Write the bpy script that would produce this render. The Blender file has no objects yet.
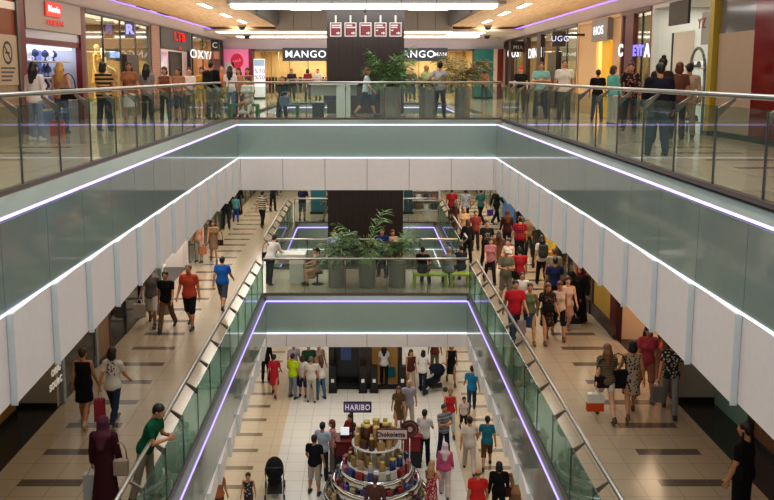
import bpy, bmesh, math, random
import numpy as np
from mathutils import Vector, Matrix, Euler
random.seed(7)
SC = bpy.context.scene
COL = SC.collection
PI = math.pi
# ---------------------------------------------------------------- camera
F = 834.0; CX = 363.5; HY = 74.0; TH = math.radians(8.0); YP = HY + F*math.tan(TH)
CAMZ = 1.4
Z2, Z1, Z0 = 0.0, -5.65, -10.6
def ray(u, v):
    a = (u-CX)/F; b = -(v-YP)/F
    return Vector((a, math.cos(TH)+b*math.sin(TH), -math.sin(TH)+b*math.cos(TH)))
def onz(u, v, z):
    r = ray(u, v); t = (z-CAMZ)/r.z; return Vector((r.x*t, r.y*t, z))
def ony(u, v, y):
    r = ray(u, v); t = y/r.y; return Vector((r.x*t, y, CAMZ+r.z*t))
def onx(u, v, x):
    r = ray(u, v); t = x/r.x; return Vector((x, r.y*t, CAMZ+r.z*t))
cd = bpy.data.cameras.new('camera'); cam = bpy.data.objects.new('camera', cd); COL.objects.link(cam)
cam.location = (0, 0, CAMZ); cam.rotation_euler = (PI/2-TH, 0, 0)
cd.sensor_fit = 'HORIZONTAL'; cd.sensor_width = 36.0; cd.lens = F/774*36.0
cd.shift_x = (387-CX)/774; cd.shift_y = -(250-YP)/774; cd.clip_start = 0.05; cd.clip_end = 200
SC.camera = cam
# ---------------------------------------------------------------- materials
def srgb(c):
    if isinstance(c, str):
        c = c.lstrip('#'); c = [int(c[i:i+2], 16)/255 for i in (0, 2, 4)]
    return tuple(x/12.92 if x <= .04045 else ((x+.055)/1.055)**2.4 for x in c)+(1,)
MC = {}
def pbr(col, rough=.6, metal=0, spec=.5, emit=None, estr=0, name='paint', noise=0, nscale=8):
    key = ('p', str(col), rough, metal, spec, str(emit), estr, noise, nscale)
    if key in MC: return MC[key]
    m = bpy.data.materials.new(name); m.use_nodes = True
    nt = m.node_tree; b = nt.nodes['Principled BSDF']
    c = srgb(col)
    b.inputs['Base Color'].default_value = c; b.inputs['Roughness'].default_value = rough
    b.inputs['Metallic'].default_value = metal; b.inputs['Specular IOR Level'].default_value = spec
    if emit is not None:
        b.inputs['Emission Color'].default_value = srgb(emit); b.inputs['Emission Strength'].default_value = estr
    tc = nt.nodes.new('ShaderNodeTexCoord'); nz = nt.nodes.new('ShaderNodeTexNoise')
    nz.inputs['Scale'].default_value = nscale; nz.inputs['Detail'].default_value = 3
    nt.links.new(tc.outputs['Object'], nz.inputs['Vector'])
    mx = nt.nodes.new('ShaderNodeMix'); mx.data_type = 'RGBA'; mx.blend_type = 'MULTIPLY'
    mx.inputs['Factor'].default_value = noise if noise else .12
    mx.inputs['A'].default_value = c
    nt.links.new(nz.outputs['Color'], mx.inputs['B']); nt.links.new(mx.outputs['Result'], b.inputs['Base Color'])
    bo = nt.nodes.new('ShaderNodeMath'); bo.operation = 'MULTIPLY'; bo.inputs[1].default_value = 1.0
    MC[key] = m; return m
def emis(col, strength, name='light'):
    key = ('e', str(col), strength)
    if key in MC: return MC[key]
    m = bpy.data.materials.new(name); m.use_nodes = True; nt = m.node_tree; nt.nodes.clear()
    o = nt.nodes.new('ShaderNodeOutputMaterial'); e = nt.nodes.new('ShaderNodeEmission')
    e.inputs[0].default_value = srgb(col); e.inputs[1].default_value = strength
    nt.links.new(e.outputs[0], o.inputs[0]); MC[key] = m; return m
def glass(tint='#dfeee6', refl=.10, name='glass', ior=1.5, alpha=0.0, body='#9fb5aa'):
    """thin sheet glass: transparent + fresnel mirror (+ a little body colour)"""
    key = ('g', tint, refl, ior, alpha, body)
    if key in MC: return MC[key]
    m = bpy.data.materials.new(name); m.use_nodes = True; nt = m.node_tree; nt.nodes.clear()
    o = nt.nodes.new('ShaderNodeOutputMaterial')
    t = nt.nodes.new('ShaderNodeBsdfTransparent'); t.inputs[0].default_value = srgb(tint)
    g = nt.nodes.new('ShaderNodeBsdfGlossy'); g.inputs['Roughness'].default_value = 0.02
    d = nt.nodes.new('ShaderNodeBsdfDiffuse'); d.inputs[0].default_value = srgb(body)
    fr = nt.nodes.new('ShaderNodeLayerWeight'); fr.inputs[0].default_value = .5
    pw = nt.nodes.new('ShaderNodeMath'); pw.operation = 'POWER'; pw.inputs[1].default_value = 4.5; nt.links.new(fr.outputs['Facing'], pw.inputs[0])
    ad = nt.nodes.new('ShaderNodeMath'); ad.operation = 'MULTIPLY_ADD'; ad.use_clamp = True; ad.inputs[1].default_value = .45; ad.inputs[2].default_value = refl
    nt.links.new(pw.outputs[0], ad.inputs[0])
    m0 = nt.nodes.new('ShaderNodeMixShader'); m0.inputs[0].default_value = alpha
    nt.links.new(t.outputs[0], m0.inputs[1]); nt.links.new(d.outputs[0], m0.inputs[2])
    m1 = nt.nodes.new('ShaderNodeMixShader')
    nt.links.new(ad.outputs[0], m1.inputs[0]); nt.links.new(m0.outputs[0], m1.inputs[1]); nt.links.new(g.outputs[0], m1.inputs[2])
    nt.links.new(m1.outputs[0], o.inputs[0]); MC[key] = m; return m
def mathn(nt, op, a, b=None, c=None):
    n = nt.nodes.new('ShaderNodeMath'); n.operation = op
    for i, x in enumerate((a, b, c)):
        if x is None: continue
        if hasattr(x, 'is_linked') or hasattr(x, 'links'): nt.links.new(x, n.inputs[i])
        else: n.inputs[i].default_value = x
    return n.outputs[0]
def mixc(nt, fac, a, b):
    n = nt.nodes.new('ShaderNodeMix'); n.data_type = 'RGBA'
    if hasattr(fac, 'links'): nt.links.new(fac, n.inputs['Factor'])
    else: n.inputs['Factor'].default_value = fac
    for nm, x in (('A', a), ('B', b)):
        if hasattr(x, 'links'): nt.links.new(x, n.inputs[nm])
        else: n.inputs[nm].default_value = srgb(x)
    return n.outputs['Result']
def newmat(name):
    m = bpy.data.materials.new(name); m.use_nodes = True; nt = m.node_tree
    b = nt.nodes['Principled BSDF']
    tc = nt.nodes.new('ShaderNodeTexCoord'); sp = nt.nodes.new('ShaderNodeSeparateXYZ')
    nt.links.new(tc.outputs['Object'], sp.inputs[0])
    return m, nt, b, tc, sp
def tilefloor(name, tile, grout, band, bands, ys, rough=.16, pitch=1.2, bw=.25, centre=None):
    """cream tiles .6 m with brown stone inlay bands: bands = x intervals; ys = phase of bands"""
    m, nt, b, tc, sp = newmat(name)
    x, y = sp.outputs[0], sp.outputs[1]
    fx = mathn(nt, 'PINGPONG', x, .3); fy = mathn(nt, 'PINGPONG', y, .3)
    gx = mathn(nt, 'LESS_THAN', fx, .008); gy = mathn(nt, 'LESS_THAN', fy, .008)
    g = mathn(nt, 'MAXIMUM', gx, gy)
    ph = mathn(nt, 'FLOORED_MODULO', mathn(nt, 'SUBTRACT', y, ys), pitch)
    inb = mathn(nt, 'LESS_THAN', ph, bw)
    tot = None
    for a0, a1 in bands:
        i = mathn(nt, 'MULTIPLY', mathn(nt, 'GREATER_THAN', x, a0), mathn(nt, 'LESS_THAN', x, a1))
        tot = i if tot is None else mathn(nt, 'MAXIMUM', tot, i)
    nz = nt.nodes.new('ShaderNodeTexNoise'); nz.inputs['Scale'].default_value = 1.3; nz.inputs['Detail'].default_value = 5
    nt.links.new(tc.outputs['Object'], nz.inputs['Vector'])
    # per tile tone
    cx = mathn(nt, 'FLOOR', mathn(nt, 'DIVIDE', x, .6)); cy = mathn(nt, 'FLOOR', mathn(nt, 'DIVIDE', y, .6))
    cmb = nt.nodes.new('ShaderNodeCombineXYZ'); nt.links.new(cx, cmb.inputs[0]); nt.links.new(cy, cmb.inputs[1])
    wn = nt.nodes.new('ShaderNodeTexWhiteNoise'); nt.links.new(cmb.outputs[0], wn.inputs['Vector'])
    base = tile
    if centre:
        inc = mathn(nt, 'MULTIPLY', mathn(nt, 'GREATER_THAN', x, centre[0]), mathn(nt, 'LESS_THAN', x, centre[1]))
        base = mixc(nt, inc, tile, centre[2])
    dk = mixc(nt, .88, grout, base) if not hasattr(base, 'links') else mixc(nt, .88, grout, base)
    c = mixc(nt, mathn(nt, 'MULTIPLY', wn.outputs['Value'], .5), base, dk)
    c = mixc(nt, mathn(nt, 'MULTIPLY', nz.outputs['Fac'], .25), c, dk)
    c = mixc(nt, mathn(nt, 'MULTIPLY', inb, tot), c, band)
    c = mixc(nt, mathn(nt, 'MULTIPLY', g, .55), c, grout)
    nt.links.new(c, b.inputs['Base Color']); b.inputs['Roughness'].default_value = rough
    b.inputs['Specular IOR Level'].default_value = .45
    return m
def woodmat(name, c1, c2, axis=1, rough=.45, scale=1.0):
    m, nt, b, tc, sp = newmat(name)
    mp = nt.nodes.new('ShaderNodeMapping'); nt.links.new(tc.outputs['Object'], mp.inputs[0])
    s = [14*scale, 14*scale, 14*scale]; s[axis] = .9*scale; mp.inputs['Scale'].default_value = s
    nz = nt.nodes.new('ShaderNodeTexNoise'); nz.inputs['Detail'].default_value = 6; nz.inputs['Scale'].default_value = 1.2
    nt.links.new(mp.outputs[0], nz.inputs['Vector'])
    rp = nt.nodes.new('ShaderNodeValToRGB'); rp.color_ramp.elements[0].position = .32; rp.color_ramp.elements[1].position = .7
    rp.color_ramp.elements[0].color = srgb(c1); rp.color_ramp.elements[1].color = srgb(c2)
    nt.links.new(nz.outputs['Fac'], rp.inputs[0]); nt.links.new(rp.outputs[0], b.inputs['Base Color'])
    b.inputs['Roughness'].default_value = rough
    return m
CLOTH = {}
def cloth(col, pat=None, col2='#ffffff'):
    key = (col, pat, col2)
    if key in CLOTH: return CLOTH[key]
    m, nt, b, tc, sp = newmat('fabric')
    nz = nt.nodes.new('ShaderNodeTexNoise'); nz.inputs['Scale'].default_value = 9; nz.inputs['Detail'].default_value = 2
    nt.links.new(tc.outputs['Object'], nz.inputs['Vector'])
    z = sp.outputs[2]; x = sp.outputs[0]
    if pat == 'stripe': f = mathn(nt, 'LESS_THAN', mathn(nt, 'FLOORED_MODULO', z, .1), .05)
    elif pat == 'thin': f = mathn(nt, 'LESS_THAN', mathn(nt, 'FLOORED_MODULO', z, .045), .018)
    elif pat == 'plaid':
        f = mathn(nt, 'MULTIPLY', mathn(nt, 'ADD', mathn(nt, 'LESS_THAN', mathn(nt, 'FLOORED_MODULO', z, .09), .03),
                  mathn(nt, 'LESS_THAN', mathn(nt, 'FLOORED_MODULO', x, .09), .03)), .6)
    elif pat == 'print':
        vo = nt.nodes.new('ShaderNodeTexVoronoi'); vo.inputs['Scale'].default_value = 16
        nt.links.new(tc.outputs['Object'], vo.inputs['Vector']); f = mathn(nt, 'LESS_THAN', vo.outputs['Distance'], .38)
    elif pat == 'chest':
        vo = nt.nodes.new('ShaderNodeTexVoronoi'); vo.inputs['Scale'].default_value = 22
        nt.links.new(tc.outputs['Object'], vo.inputs['Vector'])
        f = mathn(nt, 'LESS_THAN', vo.outputs['Distance'], .42)
        f = mathn(nt, 'MULTIPLY', f, mathn(nt, 'LESS_THAN', mathn(nt, 'ABSOLUTE', x), .09))
        f = mathn(nt, 'MULTIPLY', f, mathn(nt, 'LESS_THAN', mathn(nt, 'ABSOLUTE', mathn(nt, 'SUBTRACT', z, 1.22)), .13))
    else: f = None
    c = mixc(nt, f, col, col2) if f is not None else None
    dk = nt.nodes.new('ShaderNodeMix'); dk.data_type = 'RGBA'; dk.blend_type = 'MULTIPLY'; dk.inputs['Factor'].default_value = .3
    if c is not None: nt.links.new(c, dk.inputs['A'])
    else: dk.inputs['A'].default_value = srgb(col)
    nt.links.new(nz.outputs['Color'], dk.inputs['B'])
    nt.links.new(dk.outputs['Result'], b.inputs['Base Color']); b.inputs['Roughness'].default_value = .85
    b.inputs['Specular IOR Level'].default_value = .2
    CLOTH[key] = m; return m
# ---------------------------------------------------------------- objects
def empty(name, loc, label=None, cat=None, group=None, rz=0):
    o = bpy.data.objects.new(name, None); COL.objects.link(o); o.location = loc; o.rotation_euler = (0, 0, rz)
    o.empty_display_size = .1
    tag(o, label, cat, group); return o
def tag(o, label=None, cat=None, group=None, kind=None):
    if label: o['label'] = label
    if cat: o['category'] = cat
    if group: o['group'] = group
    if kind: o['kind'] = kind
    return o
class MB:
    """collects shapes for ONE mesh"""
    def __init__(self): self.bm = bmesh.new(); self.mi = 0
    def _f(self, vs):
        try:
            f = self.bm.faces.new(vs); f.material_index = self.mi; return f
        except ValueError: return None
    def box(self, x0, x1, y0, y1, z0, z1, bev=0):
        if x0 > x1: x0, x1 = x1, x0
        if y0 > y1: y0, y1 = y1, y0
        if z0 > z1: z0, z1 = z1, z0
        v = [self.bm.verts.new((x, y, z)) for z in (z0, z1) for x, y in ((x0, y0), (x1, y0), (x1, y1), (x0, y1))]
        fs = [(3, 2, 1, 0), (4, 5, 6, 7), (0, 1, 5, 4), (1, 2, 6, 5), (2, 3, 7, 6), (3, 0, 4, 7)]
        ff = [self._f([v[i] for i in q]) for q in fs]
        if bev:
            es = list({e for f in ff for e in f.edges})
            r = bmesh.ops.bevel(self.bm, geom=es, offset=bev, segments=2, affect='EDGES', profile=.5)
            for f in r['faces']: f.material_index = self.mi
        return self
    def prism(self, pts, axis, a, b):
        """extrude polygon pts (in the two other axes, cyclic order) from a to b along axis"""
        def mk(p, t):
            if axis == 0: return (t, p[0], p[1])
            if axis == 1: return (p[0], t, p[1])
            return (p[0], p[1], t)
        A = [self.bm.verts.new(mk(p, a)) for p in pts]; B = [self.bm.verts.new(mk(p, b)) for p in pts]
        n = len(pts); fs = []
        for i in range(n): fs.append(self._f((A[i], A[(i+1) % n], B[(i+1) % n], B[i])))
        fs.append(self._f(A[::-1])); fs.append(self._f(B))
        bmesh.ops.recalc_face_normals(self.bm, faces=[f for f in fs if f]); return self
    def tube(self, pts, r, n=8, cap=True):
        pts = [Vector(p) for p in pts]; rr = r if isinstance(r, (list, tuple)) else [r]*len(pts)
        rings = []
        for i, p in enumerate(pts):
            d = (pts[min(i+1, len(pts)-1)]-pts[max(i-1, 0)]).normalized()
            up = Vector((0, 0, 1)) if abs(d.z) < .95 else Vector((1, 0, 0))
            s = d.cross(up).normalized(); t = s.cross(d)
            rings.append([self.bm.verts.new(p+s*math.cos(k*2*PI/n)*rr[i]+t*math.sin(k*2*PI/n)*rr[i]) for k in range(n)])
        for i in range(len(pts)-1):
            for k in range(n):
                f = self._f((rings[i][k], rings[i][(k+1) % n], rings[i+1][(k+1) % n], rings[i+1][k]))
                if f: f.smooth = True
        if cap: self._f(rings[0][::-1]); self._f(rings[-1])
        return self
    def lathe(self, prof, c=(0, 0, 0), n=24, cap=True, ang=2*PI, a0=0):
        full = abs(ang-2*PI) < 1e-6
        m = n if full else n+1
        rings = [[self.bm.verts.new((c[0]+r*math.cos(a0+k*ang/n), c[1]+r*math.sin(a0+k*ang/n), c[2]+z)) for k in range(m)] for r, z in prof]
        for i in range(len(prof)-1):
            for k in range(n):
                k2 = (k+1) % m
                f = self._f((rings[i][k], rings[i][k2], rings[i+1][k2], rings[i+1][k]))
                if f: f.smooth = True
        if cap and full: self._f(rings[0][::-1]); self._f(rings[-1])
        return self
    def quad(self, a, b, c, d): self._f([self.bm.verts.new(p) for p in (a, b, c, d)]); return self
    def build(self, name, mats, parent=None, loc=None, rot=None):
        me = bpy.data.meshes.new(name); self.bm.to_mesh(me); self.bm.free()
        for m in (mats if isinstance(mats, (list, tuple)) else [mats]): me.materials.append(m)
        return link(name, me, parent, loc, rot)
def link(name, me, parent=None, loc=None, rot=None):
    o = bpy.data.objects.new(name, me); COL.objects.link(o)
    if parent is not None: o.parent = parent
    if loc is not None: o.location = loc
    if rot is not None: o.rotation_euler = rot
    return o
def struct(name, mb, mat, loc=None):
    o = mb.build(name, mat, None, loc); o['kind'] = 'structure'; return o
def dup(root, loc=None, rz=None, label=None, group=None):
    r = root.copy(); COL.objects.link(r)
    if loc is not None: r.location = loc
    if rz is not None: r.rotation_euler = (0, 0, rz)
    if label: r['label'] = label
    if group: r['group'] = group
    for ch in list(root.children):
        c = ch.copy(); COL.objects.link(c); c.parent = r
        for g in ch.children:
            d = g.copy(); COL.objects.link(d); d.parent = c
    return r
FONT = {}
def text_mesh(s, size, ext=.008, align='CENTER', sx=1.0, bold=.0):
    cu = bpy.data.curves.new('lettering', 'FONT'); cu.body = s; cu.size = size; cu.extrude = ext
    cu.align_x = align; cu.align_y = 'CENTER'; cu.offset = bold; cu.resolution_u = 3; cu.space_character = 1.12
    o = bpy.data.objects.new('tmp', cu); COL.objects.link(o)
    dg = bpy.context.evaluated_depsgraph_get(); me = bpy.data.meshes.new_from_object(o.evaluated_get(dg))
    bpy.data.objects.remove(o); bpy.data.curves.remove(cu)
    if sx != 1.0:
        for v in me.vertices: v.co.x *= sx
    return me
def text(name, s, size, mat, parent, loc, face='-y', sx=1.0, bold=.0, tilt=0, ext=.008):
    """lettering facing -y (toward camera), '+x' or '-x'"""
    me = text_mesh(s, size, ext, sx=sx, bold=bold); me.materials.clear(); me.materials.append(mat)
    o = link(name, me, parent, loc)
    rz = {'-y': 0, '+x': PI/2, '-x': -PI/2}[face]
    o.rotation_euler = (Matrix.Rotation(rz, 3, 'Z') @ Matrix.Rotation(PI/2, 3, 'X') @ Matrix.Rotation(tilt, 3, 'Z')).to_euler()
    return o
def area(name, loc, sx, sy, power, col=(1, 1, 1), rot=(0, 0, 0)):
    l = bpy.data.lights.new(name, 'AREA'); l.shape = 'RECTANGLE'; l.size = sx; l.size_y = sy; l.energy = power; l.color = col
    o = bpy.data.objects.new(name, l); COL.objects.link(o); o.location = loc; o.rotation_euler = rot; return o
# ================================================================ implicit-surface bodies
def sd_cap(P, a, b, ra, rb):
    a = np.asarray(a, float); b = np.asarray(b, float); ba = b-a; L = max(ba @ ba, 1e-9)
    pa = P-a; h = np.clip((pa @ ba)/L, 0, 1)
    return np.linalg.norm(pa-h[..., None]*ba, axis=-1)-(ra+(rb-ra)*h)
def sd_ell(P, c, r, R):
    q = (P-np.asarray(c, float)) @ np.asarray(R, float)
    r = np.asarray(r, float)
    k0 = np.linalg.norm(q/r, axis=-1); k1 = np.linalg.norm(q/(r*r), axis=-1)
    return k0*(k0-1)/np.maximum(k1, 1e-6)
def smin(a, b, k):
    if k <= 0: return np.minimum(a, b)
    h = np.maximum(k-np.abs(a-b), 0)/k
    return np.minimum(a, b)-h*h*k*.25
def sdf_mesh(prims, vox, clips=(), pad=.03):
    """prims: ('c',a,b,ra,rb,k) capsule | ('e',centre,radii,R,k) ellipsoid | ('s', ...) subtract ellipsoid;
       clips: (point, normal) half spaces that are cut away on the normal side"""
    bbs = []
    for p in prims:
        if p[0] == 'c':
            a, b = np.asarray(p[1], float), np.asarray(p[2], float); m = max(p[3], p[4])
            bbs.append((np.minimum(a, b)-m, np.maximum(a, b)+m))
        else:
            c = np.asarray(p[1], float); m = np.abs(np.asarray(p[3], float)) @ np.asarray(p[2], float)
            bbs.append((c-m, c+m))
    ad = [bb for p, bb in zip(prims, bbs) if p[0] != 's']
    lo = np.min([b[0] for b in ad], axis=0)-pad; hi = np.max([b[1] for b in ad], axis=0)+pad
    n = np.ceil((hi-lo)/vox).astype(int)+1
    xs = [lo[i]+vox*np.arange(n[i]) for i in range(3)]
    D = np.full(n, .25)
    for p, (b0, b1) in zip(prims, bbs):
        k = p[-1]; e = k+2.5*vox
        i0 = np.maximum(((b0-e-lo)/vox).astype(int), 0); i1 = np.minimum(((b1+e-lo)/vox).astype(int)+2, n)
        G = np.stack(np.meshgrid(*[xs[i][i0[i]:i1[i]] for i in range(3)], indexing='ij'), -1)
        sl = tuple(slice(i0[i], i1[i]) for i in range(3))
        d = sd_cap(G, *p[1:5]) if p[0] == 'c' else sd_ell(G, p[1], p[2], p[3])
        if p[0] == 's': D[sl] = np.maximum(D[sl], -d)
        else: D[sl] = smin(D[sl], d, k)
    if clips:
        G = np.stack(np.meshgrid(*xs, indexing='ij'), -1)
        for pt, nr in clips: D = np.maximum(D, (G-np.asarray(pt, float)) @ np.asarray(nr, float))
    return surface_nets(D, lo, vox)
def surface_nets(D, lo, vox):
    S = D < 0
    c = np.zeros(np.array(D.shape)-1, int)
    offs = [(i, j, k) for i in (0, 1) for j in (0, 1) for k in (0, 1)]
    sh = c.shape
    def cr(A, o): return A[o[0]:o[0]+sh[0], o[1]:o[1]+sh[1], o[2]:o[2]+sh[2]]
    for o in offs: c += cr(S, o)
    act = (c > 0) & (c < 8)
    idx = -np.ones(sh, int); I = np.argwhere(act); idx[act] = np.arange(len(I))
    acc = np.zeros((len(I), 3)); cnt = np.zeros(len(I))
    for o in offs:
        for ax in range(3):
            if o[ax]: continue
            q = list(o); q[ax] = 1
            d0 = cr(D, o)[act]; d1 = cr(D, q)[act]
            m = (d0 < 0) != (d1 < 0)
            t = np.where(m, d0/np.where(m, d0-d1, 1), 0)
            p = np.tile(np.array(o, float), (len(I), 1)); p[:, ax] += t
            acc[m] += p[m]; cnt[m] += 1
    V = lo+(I+acc/np.maximum(cnt, 1)[:, None])*vox
    faces = []
    for ax in range(3):
        b, cx = (ax+1) % 3, (ax+2) % 3
        sl0 = [slice(None)]*3; sl1 = [slice(None)]*3
        sl0[ax] = slice(0, -1); sl1[ax] = slice(1, None)
        a0 = S[tuple(sl0)]; a1 = S[tuple(sl1)]
        E = np.argwhere(a0 != a1)
        E = E[(E[:, b] > 0) & (E[:, cx] > 0) & (E[:, b] < D.shape[b]-1) & (E[:, cx] < D.shape[cx]-1)]
        if not len(E): continue
        def g(db, dc):
            q = E.copy(); q[:, b] -= db; q[:, cx] -= dc
            return idx[q[:, 0], q[:, 1], q[:, 2]]
        Q = np.stack([g(1, 1), g(0, 1), g(0, 0), g(1, 0)], 1)
        ins = a0[E[:, 0], E[:, 1], E[:, 2]]
        Q[~ins] = Q[~ins][:, ::-1]
        faces.append(Q)
    Fq = np.concatenate(faces); Fq = Fq[(Fq >= 0).all(1)]
    return V, Fq
def np_mesh(name, V, Fq, mats, mi=None):
    me = bpy.data.meshes.new(name); nv, nf = len(V), len(Fq)
    me.vertices.add(nv); me.vertices.foreach_set('co', np.ascontiguousarray(V, np.float32).ravel())
    me.loops.add(nf*4); me.loops.foreach_set('vertex_index', np.ascontiguousarray(Fq, np.int32).ravel())
    me.polygons.add(nf); me.polygons.foreach_set('loop_start', np.arange(0, nf*4, 4, dtype=np.int32))
    me.polygons.foreach_set('use_smooth', np.ones(nf, bool))
    if mi is not None: me.polygons.foreach_set('material_index', np.ascontiguousarray(mi, np.int32))
    for m in mats: me.materials.append(m)
    me.update(calc_edges=True); return me
def merge(parts):
    Vs, Fs, M, o = [], [], [], 0
    for V, Fq, mi in parts:
        Vs.append(V); Fs.append(Fq+o); M.append(np.full(len(Fq), mi) if np.isscalar(mi) else mi); o += len(V)
    return np.concatenate(Vs), np.concatenate(Fs), np.concatenate(M)
I3 = np.eye(3)
# -------- head template: origin at head centre, faces -y, metres for h=1.75 (head 0.235 tall)
def _head():
    pr = [('e', (0, .012, .03), (.076, .095, .088), I3, 0), ('e', (0, -.022, -.045), (.056, .066, .07), I3, .04),
          ('e', (0, -.045, -.095), (.026, .026, .02), I3, .03),                     # chin
          ('e', (0, -.082, .018), (.055, .014, .012), I3, .02),                     # brow
          ('c', (0, -.086, .008), (0, -.106, -.03), .008, .0125, .012),             # nose
          ('e', (.034, -.07, -.028), (.022, .016, .016), I3, .02), ('e', (-.034, -.07, -.028), (.022, .016, .016), I3, .02),
          ('e', (0, -.085, -.062), (.024, .011, .010), I3, .012),                   # lips
          ('e', (.079, .012, -.01), (.009, .02, .032), I3, .006), ('e', (-.079, .012, -.01), (.009, .02, .032), I3, .006),
          ('c', (0, .02, -.06), (0, .03, -.15), .052, .054, .03)]
    V, Fq = sdf_mesh(pr, .0075)
    parts = [(V, Fq, 0)]
    for s in (1, -1):
        parts.append(sdf_mesh([('e', (s*.03, -.082, .004), (.013, .008, .0075), I3, 0)], .005)+(1,))
        parts.append(sdf_mesh([('e', (s*.03, -.0885, .003), (.006, .004, .0065), I3, 0)], .004)+(2,))
        parts.append(sdf_mesh([('c', (s*.016, -.095, .024), (s*.046, -.086, .026), .0045, .0035, 0)], .004)+(2,))
    parts.append(sdf_mesh([('c', (-.019, -.0955, -.063), (.019, -.0955, -.063), .0045, .0045, 0)], .004)+(3,))
    return parts
# -------- hand templates: wrist at origin, fingers along -z, palm facing +x (thumb toward -y)
def _hand(curl):
    pr = [('c', (0, 0, .02), (0, 0, -.03), .026, .028, 0), ('e', (0, .002, -.05), (.016, .042, .05), I3, .02)]
    for i, (y, L) in enumerate(((-.032, .068), (-.011, .078), (.011, .072), (.031, .056))):
        p = np.array((0, y, -.088)); a = 0
        for j, fr in enumerate((.45, .32, .23)):
            a += curl*(.75+.12*i)*(1 if j else .8)
            q = p+L*fr*np.array((math.sin(a), y*.12, -math.cos(a)))
            pr.append(('c', p, q, .0095-.001*j, .0088-.001*j, .004)); p = q
    a = .5
    p = np.array((.004, -.03, -.03)); q = p+np.array((.012, -.032, -.028)); r = q+np.array((.01+.02*curl, -.010, -.034))
    pr += [('c', p, q, .014, .011, .008), ('c', q, r, .0105, .0085, .003)]
    return sdf_mesh(pr, .0058)
T_HEAD = _head(); T_HAND = {'relax': _hand(.33), 'grip': _hand(1.05)}
# -------- hair templates in head space
def _hair(style):
    cap = [('e', (0, .02, .043), (.088, .104, .09), I3, 0), ('e', (0, .06, -.005), (.07, .06, .085), I3, .03)]
    face = ('s', (0, -.11, -.035), (.074, .075, .095), I3, 0)
    if style == 'short': return sdf_mesh([('e', (0, .024, .043), (.085, .1, .088), I3, 0), ('e', (0, .06, -.005), (.07, .06, .085), I3, .03), ('s', (0, -.115, -.02), (.085, .085, .095), I3, 0)], .008)
    if style == 'balding': return sdf_mesh([('e', (0, .035, .0), (.083, .082, .05), I3, 0), ('s', (0, -.09, -.01), (.1, .09, .12), I3, 0), ('s', (0, .0, .09), (.09, .1, .055), I3, 0)], .008)
    if style == 'bob': return sdf_mesh(cap+[('e', (0, .05, -.06), (.1, .075, .1), I3, .03), face], .009)
    if style == 'long': return sdf_mesh(cap+[('e', (0, .07, -.06), (.1, .06, .11), I3, .03), ('c', (0, .09, -.1), (0, .115, -.32), .085, .05, .05),
                                             ('c', (.07, .06, -.1), (.08, .06, -.27), .04, .025, .03), ('c', (-.07, .06, -.1), (-.08, .06, -.27), .04, .025, .03), face], .011)
    if style == 'pony': return sdf_mesh(cap+[face, ('c', (0, .115, .04), (0, .16, -.03), .03, .034, .02), ('c', (0, .16, -.03), (0, .15, -.2), .036, .015, .02)], .009)
    if style == 'bun': return sdf_mesh(cap+[face, ('e', (0, .075, .135), (.048, .048, .045), I3, .012)], .009)
    if style == 'hijab': return sdf_mesh([('e', (0, .018, .035), (.098, .115, .105), I3, 0), ('e', (0, .02, -.07), (.1, .1, .11), I3, .04),
                                          ('e', (0, .03, -.2), (.17, .125, .09), I3, .06), ('c', (0, .09, -.2), (0, .13, -.36), .1, .07, .05),
                                          ('s', (0, -.125, -.012), (.062, .07, .085), I3, 0)], .012)
    if style == 'cap': return sdf_mesh([('e', (0, .012, .05), (.092, .107, .088), I3, 0), ('s', (0, 0, -.06), (.2, .2, .09), I3, 0), ('c', (-.03, -.11, .045), (.03, -.11, .045), .014, .014, .0),
                                        ('e', (0, -.125, .045), (.072, .07, .011), I3, .01)], .009)
HAIRC = {}
def hair_mesh(style, mat):
    key = (style, mat.name)
    if style not in HAIRG: HAIRG[style] = _hair(style)
    if key not in HAIRC: HAIRC[key] = np_mesh('hair', *HAIRG[style], [mat])
    return HAIRC[key]
HAIRG = {}
# -------- shoe template: ankle at origin, toe toward -y, sole at z=-.08
def _shoe(): return sdf_mesh([('c', (0, .035, -.045), (0, -.06, -.05), .043, .041, 0), ('e', (0, -.125, -.055), (.046, .07, .03), I3, .03),
                              ('c', (0, .01, -.02), (0, .01, .02), .044, .044, .03), ('c', (0, .05, -.07), (0, -.15, -.07), .03, .03, .01)], .011, [((0, 0, -.085), (0, 0, -1))])
T_SHOE = _shoe(); SHOEC = {}
def shoe_mesh(mat):
    if mat.name not in SHOEC: SHOEC[mat.name] = np_mesh('shoe', *T_SHOE, [mat])
    return SHOEC[mat.name]
def RX(a): c, s = math.cos(a), math.sin(a); return np.array(((1, 0, 0), (0, c, -s), (0, s, c)))
def RY(a): c, s = math.cos(a), math.sin(a); return np.array(((c, 0, s), (0, 1, 0), (-s, 0, c)))
def RZ(a): c, s = math.cos(a), math.sin(a); return np.array(((c, -s, 0), (s, c, 0), (0, 0, 1)))
D2 = math.radians
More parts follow.
